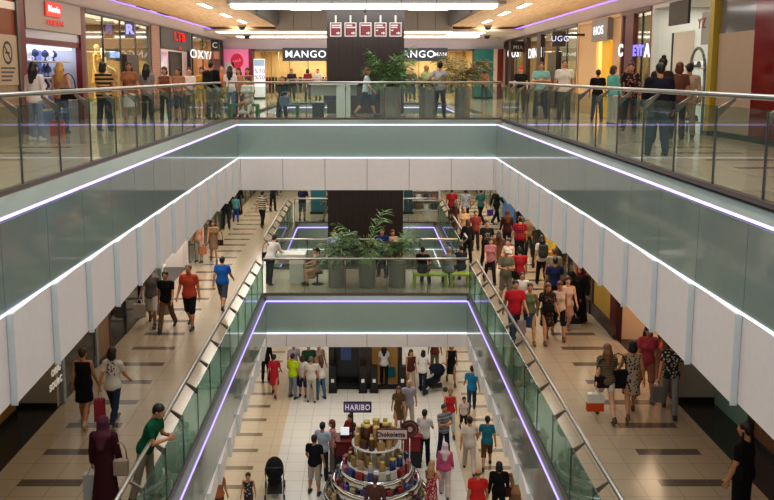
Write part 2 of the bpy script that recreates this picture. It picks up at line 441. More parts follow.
# pose: lean, head (pitch,yaw), legs [(hip flex, knee flex, spread)] L,R ; arms [(flex, abduct, elbow, inward)] L,R
POSES = {
 'stand': dict(lean=0, legs=[(2, 3, 3), (-2, 3, 3)], arms=[(5, 9, 14, 0), (3, 9, 12, 0)]),
 'stand2': dict(lean=2, legs=[(7, 10, 5), (-3, 2, 4)], arms=[(10, 10, 35, 15), (0, 10, 14, 0)]),
 'walkL': dict(lean=4, legs=[(26, 8, 2), (-18, 22, 2)], arms=[(-18, 8, 14, 0), (24, 8, 26, 0)]),
 'walkR': dict(lean=4, legs=[(-18, 22, 2), (26, 8, 2)], arms=[(24, 8, 26, 0), (-18, 8, 14, 0)]),
 'step': dict(lean=3, legs=[(14, 6, 2), (-12, 24, 2)], arms=[(-8, 8, 14, 0), (12, 8, 20, 0)]),
 'phone': dict(lean=4, head=20, legs=[(4, 5, 4), (-2, 4, 4)], arms=[(4, 9, 12, 0), (38, 8, 95, 25)]),
 'hold': dict(lean=2, legs=[(3, 4, 4), (-2, 4, 4)], arms=[(24, 8, 85, 30), (26, 8, 80, 30)]),
 'cross': dict(lean=0, legs=[(2, 3, 6), (-2, 3, 6)], arms=[(22, 12, 98, 62), (20, 12, 100, 62)]),
 'rail': dict(lean=24, head=10, legs=[(4, 4, 4), (-14, 2, 4)], arms=[(44, 10, 72, 30), (46, 10, 66, 30)]),
 'drink': dict(lean=-2, legs=[(3, 4, 4), (-2, 4, 4)], arms=[(5, 9, 14, 0), (55, 10, 125, 20)]),
 'hip': dict(lean=0, legs=[(4, 5, 5), (-2, 3, 5)], arms=[(-8, 38, 80, 20), (5, 9, 14, 0)]),
 'sit': dict(lean=6, legs=[(82, 84, 6), (82, 84, 6)], arms=[(26, 8, 60, 20), (28, 8, 62, 20)]),
 'lean': dict(lean=22, head=14, legs=[(2, 4, 4), (-12, 2, 4)], arms=[(30, 6, 98, 42), (34, 6, 92, 38)]),
 'push': dict(lean=8, legs=[(20, 8, 2), (-14, 18, 2)], arms=[(30, 6, 50, 4), (30, 6, 50, 4)]),
}
SKIN = {'l': '#d3a083', 'm': '#b98562', 'd': '#8d5f43', 'w': '#f0ece6'}
def make_person(loc, h, face, pose='stand', skin='m', hair=('short', '#17120f'), top=('tee', '#888888'), bot=('trousers', '#333333'),
                shoe='#222222', fem=False, vox=.02, hat=None, label='', group=None, name='person', cat='person', build=1.0):
    P = POSES[pose] if isinstance(pose, str) else pose
    s = h/1.75
    sh = .168 if fem else .192; hipx = .085
    if build > 1.15: sh *= 1.03
    lean = D2(P['lean']); Rt = RX(lean)            # forward lean: +x rotation moves +z toward -y
    pel = np.array((0, 0, .95))
    def T(x, y, z): return pel+Rt @ np.array((x, y, z-.95))
    joints = []
    for sd, (hf, kf, sp) in zip((1, -1), P['legs']):
        hip = pel+np.array((sd*hipx, 0, -.03))
        Rh = RY(-sd*D2(sp)) @ RX(-D2(hf)); knee = hip+Rh @ np.array((0, 0, -.43))
        Rk = Rh @ RX(D2(kf)); ank = knee+Rk @ np.array((0, 0, -.41))
        ft = RX(-D2(hf)+D2(kf)) if kf < 40 else I3
        fa = (hf-kf); Rf = I3 if (abs(fa) < 8 or kf > 40) else RX(D2(-fa*.55))
        joints.append((hip, knee, ank, Rf))
    zmin = min((j[2]+j[3] @ np.array((0, y, -.085)))[2] for j in joints for y in (.06, -.16))
    arms = []
    for sd, (fl, ab, el, inw) in zip((1, -1), P['arms']):
        S = T(sd*sh, 0, 1.42)
        Ra = Rt @ RZ(0) @ RX(-D2(fl)) @ RY(-sd*D2(ab)); E_ = S+Ra @ np.array((0, 0, -.285))
        Rf = Ra @ RZ(-sd*D2(inw)) @ RX(-D2(el)); W = E_+Rf @ np.array((0, 0, -.25))
        arms.append((S, E_, W, Rf))
    b = build*(.95 if fem and build == 1.0 else 1.0); fw = .93 if fem else 1.0
    w = b
    def torso(g, k=.05):
        pr = [('e', T(0, 0, .95), (.165*(1.03 if fem else .97)*w+g, .112*w+g, .13+g), Rt, k),
              ('e', T(0, -.004*w, 1.10), (.142*fw*w+g, .1*w*(1.1 if b > 1.1 else 1)+g, .15+g), Rt, k),
              ('e', T(0, -.004, 1.28), (.168*fw*w+g, .112*w+g, .165+g), Rt, k),
              ('c', T(-sh+.045, .005, 1.42), T(sh-.045, .005, 1.42), .056+g, .056+g, k)]
        if fem: pr += [('e', T(x, -.075, 1.27), (.068+g, .06+g, .062+g), Rt, .03) for x in (.072, -.072)]
        return pr
    def leg(i, g, t1=1.0, g2=None):
        hip, knee, ank, _ = joints[i]; g2 = g if g2 is None else g2
        pr = [('c', hip, knee, .083*b+g, .056*b+g, .05)]
        if t1 > 0:
            a = knee+(ank-knee)*t1
            if t1 < .35: pr.append(('c', knee, a, .055*b+g, .056*b+g, .03))
            else:
                c = knee+(ank-knee)*.35; pr.append(('c', knee, c, .055*b+g, .056*b+g, .03))
                pr.append(('c', c, a, .056*b+g, (.056-.02*t1)*b+g2, .03))
        return pr
    def arm(i, g, u=1.0, l=1.0):
        S, E_, W, _ = arms[i]; q = S+(E_-S)*u
        pr = [('c', S, q, .048*b+g, (.049-.012*u)*b+g, .028)]
        if l > 0 and u >= 1: pr.append(('c', E_, E_+(W-E_)*l, .039*b+g, (.039-.013*l)*b+g, .02))
        return pr
    # ---- body
    hp = P.get('head', 4); hy = P.get('yaw', 0)
    hc = T(0, -.012, 1.635); Rhd = RZ(D2(hy)) @ RX(lean*.5+D2(hp))
    neckb = T(0, .01, 1.44)
    pr = torso(0)+leg(0, 0)+leg(1, 0)+arm(0, 0)+arm(1, 0)+[('c', neckb, hc+Rhd @ np.array((0, .02, -.07)), .056 if not fem else .05, .05 if not fem else .046, .03)]
    for i in (0, 1):
        ank, Rf = joints[i][2], joints[i][3]
        pr += [('c', ank+Rf @ np.array((0, .03, -.045)), ank+Rf @ np.array((0, -.13, -.058)), .034, .025, .03)]
    parts = [sdf_mesh(pr, max(vox, .014))+(0,)]
    hs = 1.0 if h > 1.4 else 1.22
    for V, Fq, mi in T_HEAD: parts.append(((V*hs) @ Rhd.T+hc, Fq, mi))
    for i, sd in ((0, 1), (1, -1)):
        V, Fq = T_HAND['grip' if P.get('grip') and i in P['grip'] else 'relax']
        M = arms[i][3] @ RZ(0)
        Vm = V*np.array((-sd, 1, 1)) if sd == 1 else V
        parts.append((Vm*hs**.5 @ M.T+arms[i][2], Fq[:, ::-1] if sd == 1 else Fq, 0))
    V, Fq, mi = merge(parts)
    off = np.array((0, 0, -zmin))
    root = empty(name, loc, label, cat, group, rz=math.radians(face))
    sk = pbr(SKIN.get(skin, skin), .55, name='skin', noise=.08)
    hm = pbr(hair[1], .5, name='hair')
    def child(nm, V, Fq, mats, mi=None):
        me = np_mesh(nm, (V+off)*s, Fq, mats, mi); return link(nm, me, root)
    mann = skin == 'w'
    child('body', V, Fq, [sk, sk, sk, sk] if mann else [sk, pbr('#e8e4de', .3), pbr('#1a1310', .4), pbr('#9a5a50', .5)], mi)
    # ---- hair / headwear
    def headobj(nm, me):
        o = link(nm, me, root); M = Matrix((Rhd).tolist()).to_4x4(); M.translation = Vector((hc+off)*s)
        o.matrix_local = M @ Matrix.Scale(s*hs, 4); return o
    if hair[0] == 'hijab': headobj('headscarf', hair_mesh('hijab', cloth(hair[1])))
    elif hair[0]: headobj('hair', hair_mesh(hair[0], hm))
    if hat: headobj('cap', hair_mesh('cap', cloth(hat)))
    # ---- garments
    vg = max(vox, .016)
    def cm(spec): return cloth(*spec[1:]) if len(spec) > 1 else cloth('#888888')
    def skirt_pr(zt, zb, rt, rb, n=5, el=.74):
        """cone from waist (along torso) to hem, centred between the thighs"""
        out = []
        kn = (joints[0][1]+joints[1][1])/2
        for q in range(n):
            t = q/(n-1); z = zt+(zb-zt)*t
            c = T(0, 0, z) if z > .95 else np.array((0, 0, z))
            if z < .95: c = pel+(kn-pel)*((.95-z)/.46); c[2] = z
            r = rt+(rb-rt)*t; sx = 0
            if z < .9: sx = .05*t
            out.append(('e', c, (r+.0, r*el+sx, (zt-zb)/(n-1)*.9+.03), I3, .06))
        return out
    tk = top[0] if top else None
    hem = .85
    if tk in ('tee', 'long', 'tank', 'polo', 'coat'):
        g = .016
        pr = torso(g)+([('e', T(0, -.004, .95), (.178*w+.01, .122*w+.012, .17), Rt, .05)] if tk != 'coat' else [])
        cl = [(T(0, 0, hem if tk != 'coat' else .80), Rt @ np.array((0, 0, -1)))]
        if tk == 'coat': pr += leg(0, .03, 0)+leg(1, .03, 0)
        if tk == 'tank': cl.append((T(0, 0, 1.455), Rt @ np.array((0, 0, 1))))
        for i in (0, 1):
            if tk in ('tee', 'polo'): pr += arm(i, .012, .56, 0)
            if tk in ('long', 'coat'): pr += arm(i, .015, 1, .93)
        if tk == 'polo': pr.append(('c', T(0, .012, 1.46), T(0, .0, 1.50), .066, .062, .01))
        child('shirt', *sdf_mesh(pr, vg, cl), [cm(top)])
    if tk in ('dress', 'sleevedress', 'abaya'):
        pr = torso(.016); zb = {'dress': .56, 'sleevedress': .54, 'abaya': .06}[tk]
        pr += skirt_pr(1.02, zb, .15*b, .20 if zb > .3 else .27, 5 if zb > .3 else 9)
        for i in (0, 1):
            if tk == 'sleevedress': pr += arm(i, .017, .6, 0)
            if tk == 'abaya': pr += arm(i, .026, 1, .95)
        cl = [((0, 0, zb), (0, 0, -1))]
        if tk == 'dress': cl.append((T(0, 0, 1.45), Rt @ np.array((0, 0, 1))))
        child('dress' if tk != 'abaya' else 'robe', *sdf_mesh(pr, vg, cl), [cm(top)])
    bk = bot[0] if bot else None
    g0 = .008
    if bk in ('trousers', 'jeans', 'wide', 'capri', 'shorts', 'hotpants'):
        t1 = {'trousers': .97, 'jeans': .97, 'wide': .98, 'capri': .55, 'shorts': .02, 'hotpants': 0}[bk]
        gg = {'wide': .022, 'shorts': .022}.get(bk, .012)
        pr = [('e', T(0, 0, .95), (.165*(1.03 if fem else .97)*w+g0, .112*w+g0, .13+g0), Rt, .03)]
        for i in (0, 1):
            L = leg(i, gg, t1, gg+(.018 if bk in ('wide', 'trousers') else .004))
            if bk == 'hotpants':
                hip, knee = joints[i][0], joints[i][1]; L = [('c', hip, hip+(knee-hip)*.4, .083*b+.012, .072*b+.014, .04)]
            pr += L
        cl = [(T(0, 0, 1.03), Rt @ np.array((0, 0, 1)))]
        child('trousers' if t1 > .5 else 'shorts', *sdf_mesh(pr, vg, cl), [cm(bot)])
    if bk in ('skirt', 'miniskirt', 'longskirt'):
        zb = {'skirt': .52, 'miniskirt': .62, 'longskirt': .1}[bk]
        pr = [('e', T(0, 0, .95), (.165*w+g0, .112*w+g0, .13+g0), Rt, .03)]+skirt_pr(1.0, zb, .15*b, .195, 5)
        child('skirt', *sdf_mesh(pr, vg, [((0, 0, zb), (0, 0, -1)), (T(0, 0, 1.03), Rt @ np.array((0, 0, 1)))]), [cm(bot)])
    # ---- shoes
    if shoe:
        me = shoe_mesh(pbr(shoe, .5, name='shoe leather'))
        for i in (0, 1):
            o = link('shoe', me, root); M = Matrix(joints[i][3].tolist()).to_4x4(); M.translation = Vector((joints[i][2]+off)*s)
            o.matrix_local = M @ Matrix.Scale(s, 4)
    RW = Matrix.Rotation(math.radians(face), 4, 'Z'); RW.translation = Vector(loc)
    W = lambda p: RW @ Vector((np.asarray(p)+off)*s)
    info = dict(root=root, s=s, hand=[W(arms[i][2]+arms[i][3] @ np.array((0, 0, -.09))) for i in (0, 1)],
                shoulder=[W(T(sd*sh*.8, 0, 1.46)) for sd in (1, -1)], hip=[W(pel+np.array((sd*.22, 0, -.02))) for sd in (1, -1)],
                back=W(T(0, .17, 1.28)), chest=W(T(0, -.2, 1.2)), face=face)
    return info
# ================================================================ setting
XL2, XR2, YF2 = -3.85, 4.08, 25.6          # upper void fascia
XL1, XR1, YF1 = -3.12, 3.33, 26.0          # lower void fascia
V2N, V2F = 30.0, 39.0                      # second void (near, far edge)
WX = 8.0
M_t1 = tilefloor('cream tile with brown inlay', '#aa9a84', '#74685a', '#5f534a', [(-6.0, -4.9), (5.15, 6.33)], .35, rough=.17)
M_t0 = tilefloor('white and cream tile', '#cfbfa6', '#948777', '#7d6c58', [(-4.5, -3.4), (3.7, 4.85)], .1, rough=.2, centre=(-2.7, 3.0, '#dcd8d0'))
M_t2 = tilefloor('upper tile', '#cdbfa8', '#94877a', '#7a6c60', [(-6.8, -5.6), (5.6, 6.8)], .35, rough=.12)
M_white = pbr('#dcd9d6', .55, name='white panel'); M_ceil = pbr('#d8d4cd', .8, name='ceiling white')
M_bulk = pbr('#efe8e4', .5, name='white bulkhead panel'); M_ledge = pbr('#84908c', .3, metal=.1, name='grey ledge')
M_fasc = pbr('#8b9890', .06, spec=.5, name='back painted glass')  # darker copy for the side faces; their dimmer look is put into the colour
M_dark = pbr('#1b1715', .35, name='dark panel'); M_black = pbr('#0e0e10', .4, name='black')
M_steel = pbr('#b9b9b6', .28, metal=.95, name='brushed steel'); M_darksteel = pbr('#3a3c3e', .4, metal=.7, name='dark steel')
M_chrome = pbr('#d7d9db', .12, metal=1.0, name='chrome')
M_rail = glass('#e9f0ec', .035, 'railing glass', 1.45, .03, '#a9bcb2')
M_shopg = glass('#e6eeea', .05, 'shop glass', 1.5, .0)
M_led = emis('#cdb6ff', 2.6, 'lilac light strip'); M_led1 = emis('#b49cff', 2.2, 'violet light strip'); M_strip_glow = pbr('#ccd3d1', .35, emit='#dfe6e4', estr=.05, name='pale panel end'); M_fasc_lit = pbr('#9aada4', .06, spec=.5, name='back painted glass'); M_rail1 = glass('#c3dacf', .05, 'railing glass', 1.45, .22, '#7f9f93'); M_ledw = emis('#f2f6ff', 1.8, 'white light strip')  # panel ends: LED light bleed painted in as pale colour and faint glow
M_tube = emis('#fffaf2', 5.0, 'luminous ceiling trough'); M_purple = emis('#a680ff', 2.3, 'purple cove light')
M_edge = pbr('#5f6a66', .3, name='dark edge')
M_wood = woodmat('light oak ceiling', '#c9a67c', '#ecd0a8', 1, .5)
M_wood2 = woodmat('brown wood', '#4e3220', '#8a6040', 2, .45)
# ---- floors: slabs round the openings
def slab(name, z, th, x0, x1, y0, y1, mat): return struct(name, MB().box(x0, x1, y0, y1, z-th, z), mat)
yend = 54
for nm, z, mat, xl, xr, yf in (('floor', Z2, M_t2, XL2, XR2, YF2), ('floor', Z1, M_t1, XL1, XR1, YF1)):
    e = .28 if z == Z2 else .14; xl -= e; xr += e; yf += e
    m = MB(); t = .12
    m.box(-13, xl, -2, yend, z-t, z); m.box(xr, 13, -2, yend, z-t, z); m.box(xl, xr, yf, V2N-.06, z-t, z); m.box(xl, xr, V2F+.28, yend, z-t, z)
    struct(nm, m, mat)
struct('floor', MB().box(-13, 13, -2, yend, Z0-.15, Z0), M_t0)
# ---- undersides
for z, xl, xr, yf in ((-2.14, XL2, XR2, YF2), (-7.31, XL1, XR1, YF1)):
    m = MB(); xl -= .12; xr += .12; yf += .12
    m.box(-13, xl, -2, yend, z, z+.06); m.box(xr, 13, -2, yend, z, z+.06); m.box(xl, xr, yf, V2N-.1, z, z+.06); m.box(xl, xr, V2F+.1, yend, z, z+.06)
    struct('ceiling', m, M_ceil)
# ---- fascias
TR = [0]
def trim(mb, mat): TR[0] += 1; return struct('trim_%d' % TR[0], mb, mat)
def fascia(z, xl, xr, y0, y1, zl, zb, zc, sides=('l', 'r', 'f'), ledge=.28):
    """z floor; zl LED height; zb top of white bulkhead; zc its bottom (y1 = far edge, y0 = near edge)"""
    P = 1.3
    lg, led, gl, wl, bk, eg = MB(), MB(), MB(), MB(), MB(), MB()
    st = MB()
    for s, X in (('l', xl), ('r', xr)):
        if s not in sides: continue
        d = 1 if s == 'r' else -1
        lg.prism([(X+d*.035, zl+.035), (X+d*ledge, z+.0), (X+d*ledge, zl-.1), (X+d*.035, zl-.1)], 1, y0, y1)
        led.box(X-d*.004, X+d*(.04 if ledge > .2 else .02), y0, y1, zl+.004, zl+.026)
        if ledge > .2: wl.box(X-d*.022, X-d*.0, y0, y1, zb-.012, zb+.008)
        y = y1; k = 0
        while y > y0+.01:
            a = max(y-P, y0)
            gl.box(X-d*.0, X+d*.03, a+.006, y-.006, zb+.01, zl-.02)
            bk.prism([(X-d*.07, a+.02), (X+d*.05, a+.02), (X+d*.05, y-.004), (X-d*.0, y-.004)], 2, zc, zb-.012)
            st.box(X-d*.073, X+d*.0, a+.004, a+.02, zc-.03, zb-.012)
            y = a
    if 'f' in sides:
        lg.prism([(y1+.035, zl+.035), (y1+ledge, z), (y1+ledge, zl-.1), (y1+.035, zl-.1)], 0, xl, xr)
        led.box(xl, xr, y1-.01, y1+.04, zl-.015, zl+.03); wl.box(xl, xr, y1-.06, y1, zb-.015, zb+.012)
        x = .11
        while x > xl: x -= P
        while x < xr:
            a, b = max(x, xl), min(x+P, xr)
            gl.box(a+.006, b-.006, y1, y1+.03, zb+.01, zl-.02) if False else None
            bk.box(a+.007, b-.007, y1-.04, y1+.05, zc, zb-.02); x += P
        trim(MB().box(xl, xr, y1, y1+.03, zb+.01, zl-.02), M_fasc_lit)  # lighter copy of the fascia glass; the far face's brightness is painted in
    trim(lg, M_ledge); trim(led, M_led if z == Z2 else M_led1); trim(st, M_strip_glow); trim(gl, M_fasc); trim(wl, M_ledw); trim(bk, M_bulk)
    if 'l' in sides: trim(MB().box(xl-.06, xl-.04, y0, y1, zc, zl-.1), M_edge)
    if 'r' in sides: trim(MB().box(xr+.06, xr+.04, y0, y1, zc, zl-.1), M_edge)
    if 'f' in sides: trim(MB().box(xl, xr, y1+.06, y1+.05, zc, zl-.1), M_edge)
fascia(Z2, XL2, XR2, -1, YF2, -.15, -1.15, -2.16)
fascia(Z1, XL1, XR1, -1, YF1, Z1-.18, Z1-1.22, Z1-1.68, ledge=.14)
fascia(Z2, XL2+.4, XR2-.4, V2N, V2F, -.15, -1.15, -2.16)
fascia(Z1, XL1, XR1, V2N, V2F, Z1-.18, Z1-1.22, Z1-1.68)
# ---- walls of the shell
struct('wall_back', MB().box(-13, 13, yend, yend+.1, Z0, 7), pbr('#c9b8a2', .8))
struct('wall_left', MB().box(-13.1, -13, -2, yend, Z0, 7), pbr('#b9aa98', .8))
struct('wall_right', MB().box(13, 13.1, -2, yend, Z0, 7), pbr('#b9aa98', .8))
# ---- upper ceiling
for d, nm in ((-1, 'left'), (1, 'right')):
    xi, xo = 4.1, 7.5
    a, b = sorted((d*xi, d*xo))
    struct('ceiling', MB().box(a, b, -2, 44, 3.6, 3.75), M_wood)
    trim(MB().box(d*xi, d*(xi-.04), -2, 40, 3.6, 4.5), pbr('#8d7d6c', .6))
    trim(MB().prism([(d*7.5, 3.62), (d*7.52, 3.55), (d*8.02, 3.24), (d*8.4, 3.24), (d*8.4, 3.75), (d*7.5, 3.75)], 1, -2, 48), pbr('#dcd2dc', .6))
    trim(MB().box(d*7.45, d*7.5, -2, 47, 3.57, 3.60), M_purple)
    struct('ceiling', MB().box(d*8.05, d*13, -2, yend, 3.3, 3.4), M_ceil)
M_beam = pbr('#aaa7a2', .6)
b = MB()
for i in range(8):
    x = XL2-.3+i*1.06; b.box(x+.008, x+1.052, 25.75, 26.5, 3.5, 4.6)
trim(b, M_beam)
trim(MB().box(-4.02, 4.05, 25.72, 26.5, 3.40, 3.5), M_tube)
struct('ceiling', MB().box(-7.5, 7.5, 26.5, 40, 4.3, 4.4), pbr('#c9c6c2', .8))
b = MB()
for i in range(10): b.box(-4.1+i*.83, -4.1+i*.83+.81, 39.7, 40.0, 3.42, 4.3)
trim(b, pbr('#bdb6ae', .7))
b = MB()
for d in (-1, 1):
    for i in range(26): b.box(d*3.95, d*4.05, 32+i*.3, 32+i*.3+.12, 3.65, 4.3)
trim(b, pbr('#8d8a86', .6))
trim(MB().box(-2.6, -1.5, 30, 30.4, 3.66, 3.72).box(1.6, 3.0, 30, 30.4, 3.66, 3.72), M_tube)
struct('ceiling', MB().box(-7.5, 7.5, 40, 48.5, 3.40, 3.5), pbr('#cfc9c2', .8))
trim(MB().box(-7.0, 4.2, 40.2, 41.2, 3.37, 3.40), M_tube)
trim(MB().box(4.3, 5.9, 41, 44, 3.37, 3.40), M_tube)
trim(MB().box(-6.8, 6.2, 45.2, 46.6, 3.37, 3.40), M_tube)
trim(MB().prism([(48.0, 3.4), (48.25, 2.8), (48.6, 2.8), (48.6, 3.4)], 0, -8, 8), pbr('#d9d0dd', .6))
# recessed lamps, slots and domes in the oak ceiling (each one its own thing)
def px_ceiling(u, v, z): return onz(u, v, z)
lamp = None
for side, pts in (('left', ((205, 5), (226, 15), (242, 21))), ('right', ((524, 5), (504, 13), (487, 21)))):
    for i, (u, v) in enumerate(pts):
        p = onz(u, v, 3.6); which = ('nearest to', 'in the middle of', 'farthest from')[i]
        lab = 'short white recessed ceiling light in the %s oak ceiling, %s the row of three%s' % (side, ('nearest in', 'middle of', 'farthest in')[i], '')
        r = empty('recessed_light', p, lab, 'ceiling light', 'recessed lights in the oak ceiling')
        MB().box(-.14, .14, -.95, .95, -.02, .0).build('trim_frame', M_white, r); MB().box(-.09, .09, -.88, .88, -.03, -.02).build('diffuser', emis('#fff6e2', 6), r)
for side, pts in (('left', ((120, 2), (142, 8), (163, 14), (215, 29))), ('right', ((609, 3), (590, 9), (568, 15), (520, 26)))):
    for i, (u, v) in enumerate(pts):
        p = onz(u, v, 3.6)
        r = empty('slot_vent', p, 'dark slot vent in the %s oak ceiling beside the purple light, %s of four' % (side, ('nearest', 'second nearest', 'third nearest', 'farthest')[i]), 'vent', 'slot vents in the oak ceiling')
        MB().box(-.09, .09, -.8, .8, -.012, 0).build('frame', pbr('#5b4a39', .6), r); MB().box(-.05, .05, -.75, .75, -.018, -.012).build('slot', M_black, r)
for u, v, z, lab in ((242, 25.5, 3.6, 'small dark dome camera under the left oak ceiling'), (488, 25.5, 3.6, 'small dark dome camera under the right oak ceiling'),
                     (247, 35, 3.4, 'small round black dome on the ceiling left of the column'), (487, 35, 3.4, 'small round black dome beyond the end of the right oak ceiling')):
    p = onz(u, v, z)+Vector((0, 0, .012))
    r = empty('dome_camera', p, lab, 'security camera')
    MB().lathe([(.2, 0), (.2, -.06), (.17, -.08)], n=16).build('base', pbr('#8a8683', .5), r)
    MB().lathe([(.15, -.08), (.14, -.15), (.09, -.2), (.01, -.22)], n=16).build('dome', M_black, r)
r = empty('sprinkler_head', ony(365, 13.5, 25.9)*0+Vector((.05, 25.9, 3.405)), 'small dark sprinkler pendant under the long white light trough', 'sprinkler')
MB().tube([(0, 0, 0), (0, 0, -.1)], .015).build('pipe', M_darksteel, r); MB().lathe([(.05, -.1), (.06, -.13), (.02, -.15)], n=12).build('head', M_darksteel, r)
# ---- glass railings
def railing(axis, c, a0, a1, z, inward, label, P=1.3, start=None, capb=False):
    """axis 'y': runs along y at x=c; 'x': runs along x at y=c; inward = sign toward the walkway"""
    if axis == 'y': root = empty('glass_railing', (c, (a0+a1)/2, z), label, 'railing'); mid = (a0+a1)/2
    else: root = empty('glass_railing', ((a0+a1)/2, c, z), label, 'railing'); mid = (a0+a1)/2
    def bx(m, t0, t1, d0, d1, z0, z1):
        if axis == 'y': m.box(min(d0, d1), max(d0, d1), t0-mid, t1-mid, z0, z1)
        else: m.box(t0-mid, t1-mid, min(d0, d1), max(d0, d1), z0, z1)
        return m
    bx(MB(), a0, a1, -.04, .04, 0, .06).build('base_channel', pbr('#6a5f58', .4, metal=.3), root)
    hd = .22*inward
    m = MB(); p0, p1 = ((hd, a0-mid, 1.14), (hd, a1-mid, 1.14)) if axis == 'y' else ((a0-mid, hd, 1.14), (a1-mid, hd, 1.14))
    m.tube([Vector(p0)+(Vector((0, 0, 0)) if axis == 'x' else Vector((0, 0, 0))), p1], .036, 10).build('handrail', M_steel, root)
    pm = bx(MB(), mid-.011, mid+.011, -.012, .012, .05, 1.0); pmesh = None
    bm_ = MB()
    if axis == 'y': bm_.prism([(0, .86), (0, .98), (hd, 1.12), (hd, 1.08)], 1, -.018, .018)
    else: bm_.prism([(0, .86), (0, .98), (hd, 1.12), (hd, 1.08)], 0, -.018, .018)
    n = max(1, int(round((a1-a0)/P))); stp = (a1-a0)/n
    gm = bx(MB(), mid-stp/2+.02, mid+stp/2-.02, -.008, .008, .06, 1.02)
    po = pm.build('post', pbr('#5e605f', .4, metal=.6), root); br = bm_.build('bracket', pbr('#8f857a', .35, metal=.8), root); gp = gm.build('glass_panel', M_rail1 if z == Z1 and axis == 'y' else M_rail, root)
    def at(o, t): o.location = (0, t-mid, 0) if axis == 'y' else (t-mid, 0, 0)
    for i in range(n+1):
        for o in (po, br):
            q = o if i == 0 else o.copy()
            if i: COL.objects.link(q)
            at(q, a0+i*stp)
    for i in range(n):
        q = gp if i == 0 else gp.copy()
        if i: COL.objects.link(q)
        at(q, a0+(i+.5)*stp)
    return root
railing('y', -4.2, 1.0, 25.95, Z2, -1, 'long glass railing with steel handrail along the left upper walkway')
railing('y', 4.3, 1.0, 25.95, Z2, 1, 'long glass railing with steel handrail along the right upper walkway')
railing('x', 25.95, -4.2, 4.3, Z2, 1, 'glass railing with steel handrail across the far side of the upper opening')
railing('y', -3.24, 1.0, 26.15, Z1, -1, 'glass railing beside the left lower walkway where the person in green leans')
railing('y', 3.4, 1.0, 26.15, Z1, 1, 'glass railing beside the right lower walkway')
railing('x', 26.15, -3.24, 3.4, Z1, 1, 'glass railing in front of the potted palms on the lower bridge')
railing('x', V2N-.2, -3.4, 3.4, Z1, -1, 'glass railing behind the potted palms on the far side of the lower bridge')
railing('x', V2F+.3, -3.3, 3.5, Z1, 1, 'farthest lower glass railing, beyond the dark tower')
railing('y', -3.4, V2N-.2, V2F+.3, Z1, -1, 'glass railing left of the dark tower beside the far left lower walkway')
railing('y', 3.55, V2N-.2, V2F+.3, Z1, 1, 'glass railing right of the dark tower beside the far right lower walkway')
railing('x', V2F+.3, -3.6, 3.8, Z2, 1, 'farthest upper glass railing, in front of the amber shop')
# ---- dark lift tower from the lowest floor to the ceiling
ty = 30.8; tx0, tx1 = ony(327, 74, ty).x, ony(404, 74, ty).x
tw = empty('lift_tower', ((tx0+tx1)/2, ty+1.5, Z0), 'dark brown lift tower rising through the middle of all three floors', 'lift tower')
w = (tx1-tx0)/2; H = 4.295-Z0
M_tower, nt, bs, tc, sp = newmat('dark stained cladding')
j = mathn(nt, 'LESS_THAN', mathn(nt, 'FLOORED_MODULO', sp.outputs[0], .48), .012)
nz = nt.nodes.new('ShaderNodeTexNoise'); mp = nt.nodes.new('ShaderNodeMapping'); mp.inputs['Scale'].default_value = (9, 9, .5)
nt.links.new(tc.outputs['Object'], mp.inputs[0]); nt.links.new(mp.outputs[0], nz.inputs['Vector'])
nt.links.new(mixc(nt, j, mixc(nt, nz.outputs['Fac'], '#1d1613', '#3b2d27'), '#0c0908'), bs.inputs['Base Color']); bs.inputs['Roughness'].default_value = .3
m = MB(); m.box(-w, w, -.9, 1.5, 0, H); m.box(-w, w, -1.5, -.9, 2.45, H)
m.box(-w, -w+.2, -1.5, -.9, 0, 2.45); m.box(-.25, .25, -1.5, -.9, 0, 2.45); m.box(w-.15, w, -1.5, -.9, 0, 2.45)
m.build('cladding', M_tower, tw)
MB().box(-w+.2, -.25, -1.1, -.9, .02, 2.45).build('lift_door', pbr('#26282a', .2, metal=.4), tw)
MB().box(-w+.45, -.55, -1.14, -1.1, 1.0, 1.75).build('display_screen', pbr('#1c2c44', .2, emit='#2c4a78', estr=.25), tw)
MB().box(.25, w-.15, -.95, -.9, .02, 2.45).build('lift_door', pbr('#a98446', .4, emit='#b08038', estr=.12), tw)
MB().box(-w, w, -1.62, -1.45, 0, .14).build('threshold', M_black, tw)
gate = None
for i, u in enumerate((333, 363, 374, 402)):
    p = onz(u, 389.5, Z0)
    r = empty('gate_post', (p.x, ty-.38, Z0), 'black gate post with white sensor, %s of four before the dark tower' % ('leftmost', 'second from left', 'third from left', 'rightmost')[i], 'gate post', 'gate posts before the dark tower')
    MB().box(-.13, .13, -.13, .13, 0, 1.05, .02).build('post', M_black, r); MB().box(-.16, .16, -.16, .16, 0, .05).build('foot', M_black, r)
    MB().box(-.06, .06, -.14, -.13, .42, .56).build('sensor', pbr('#e2e2e2', .4), r)
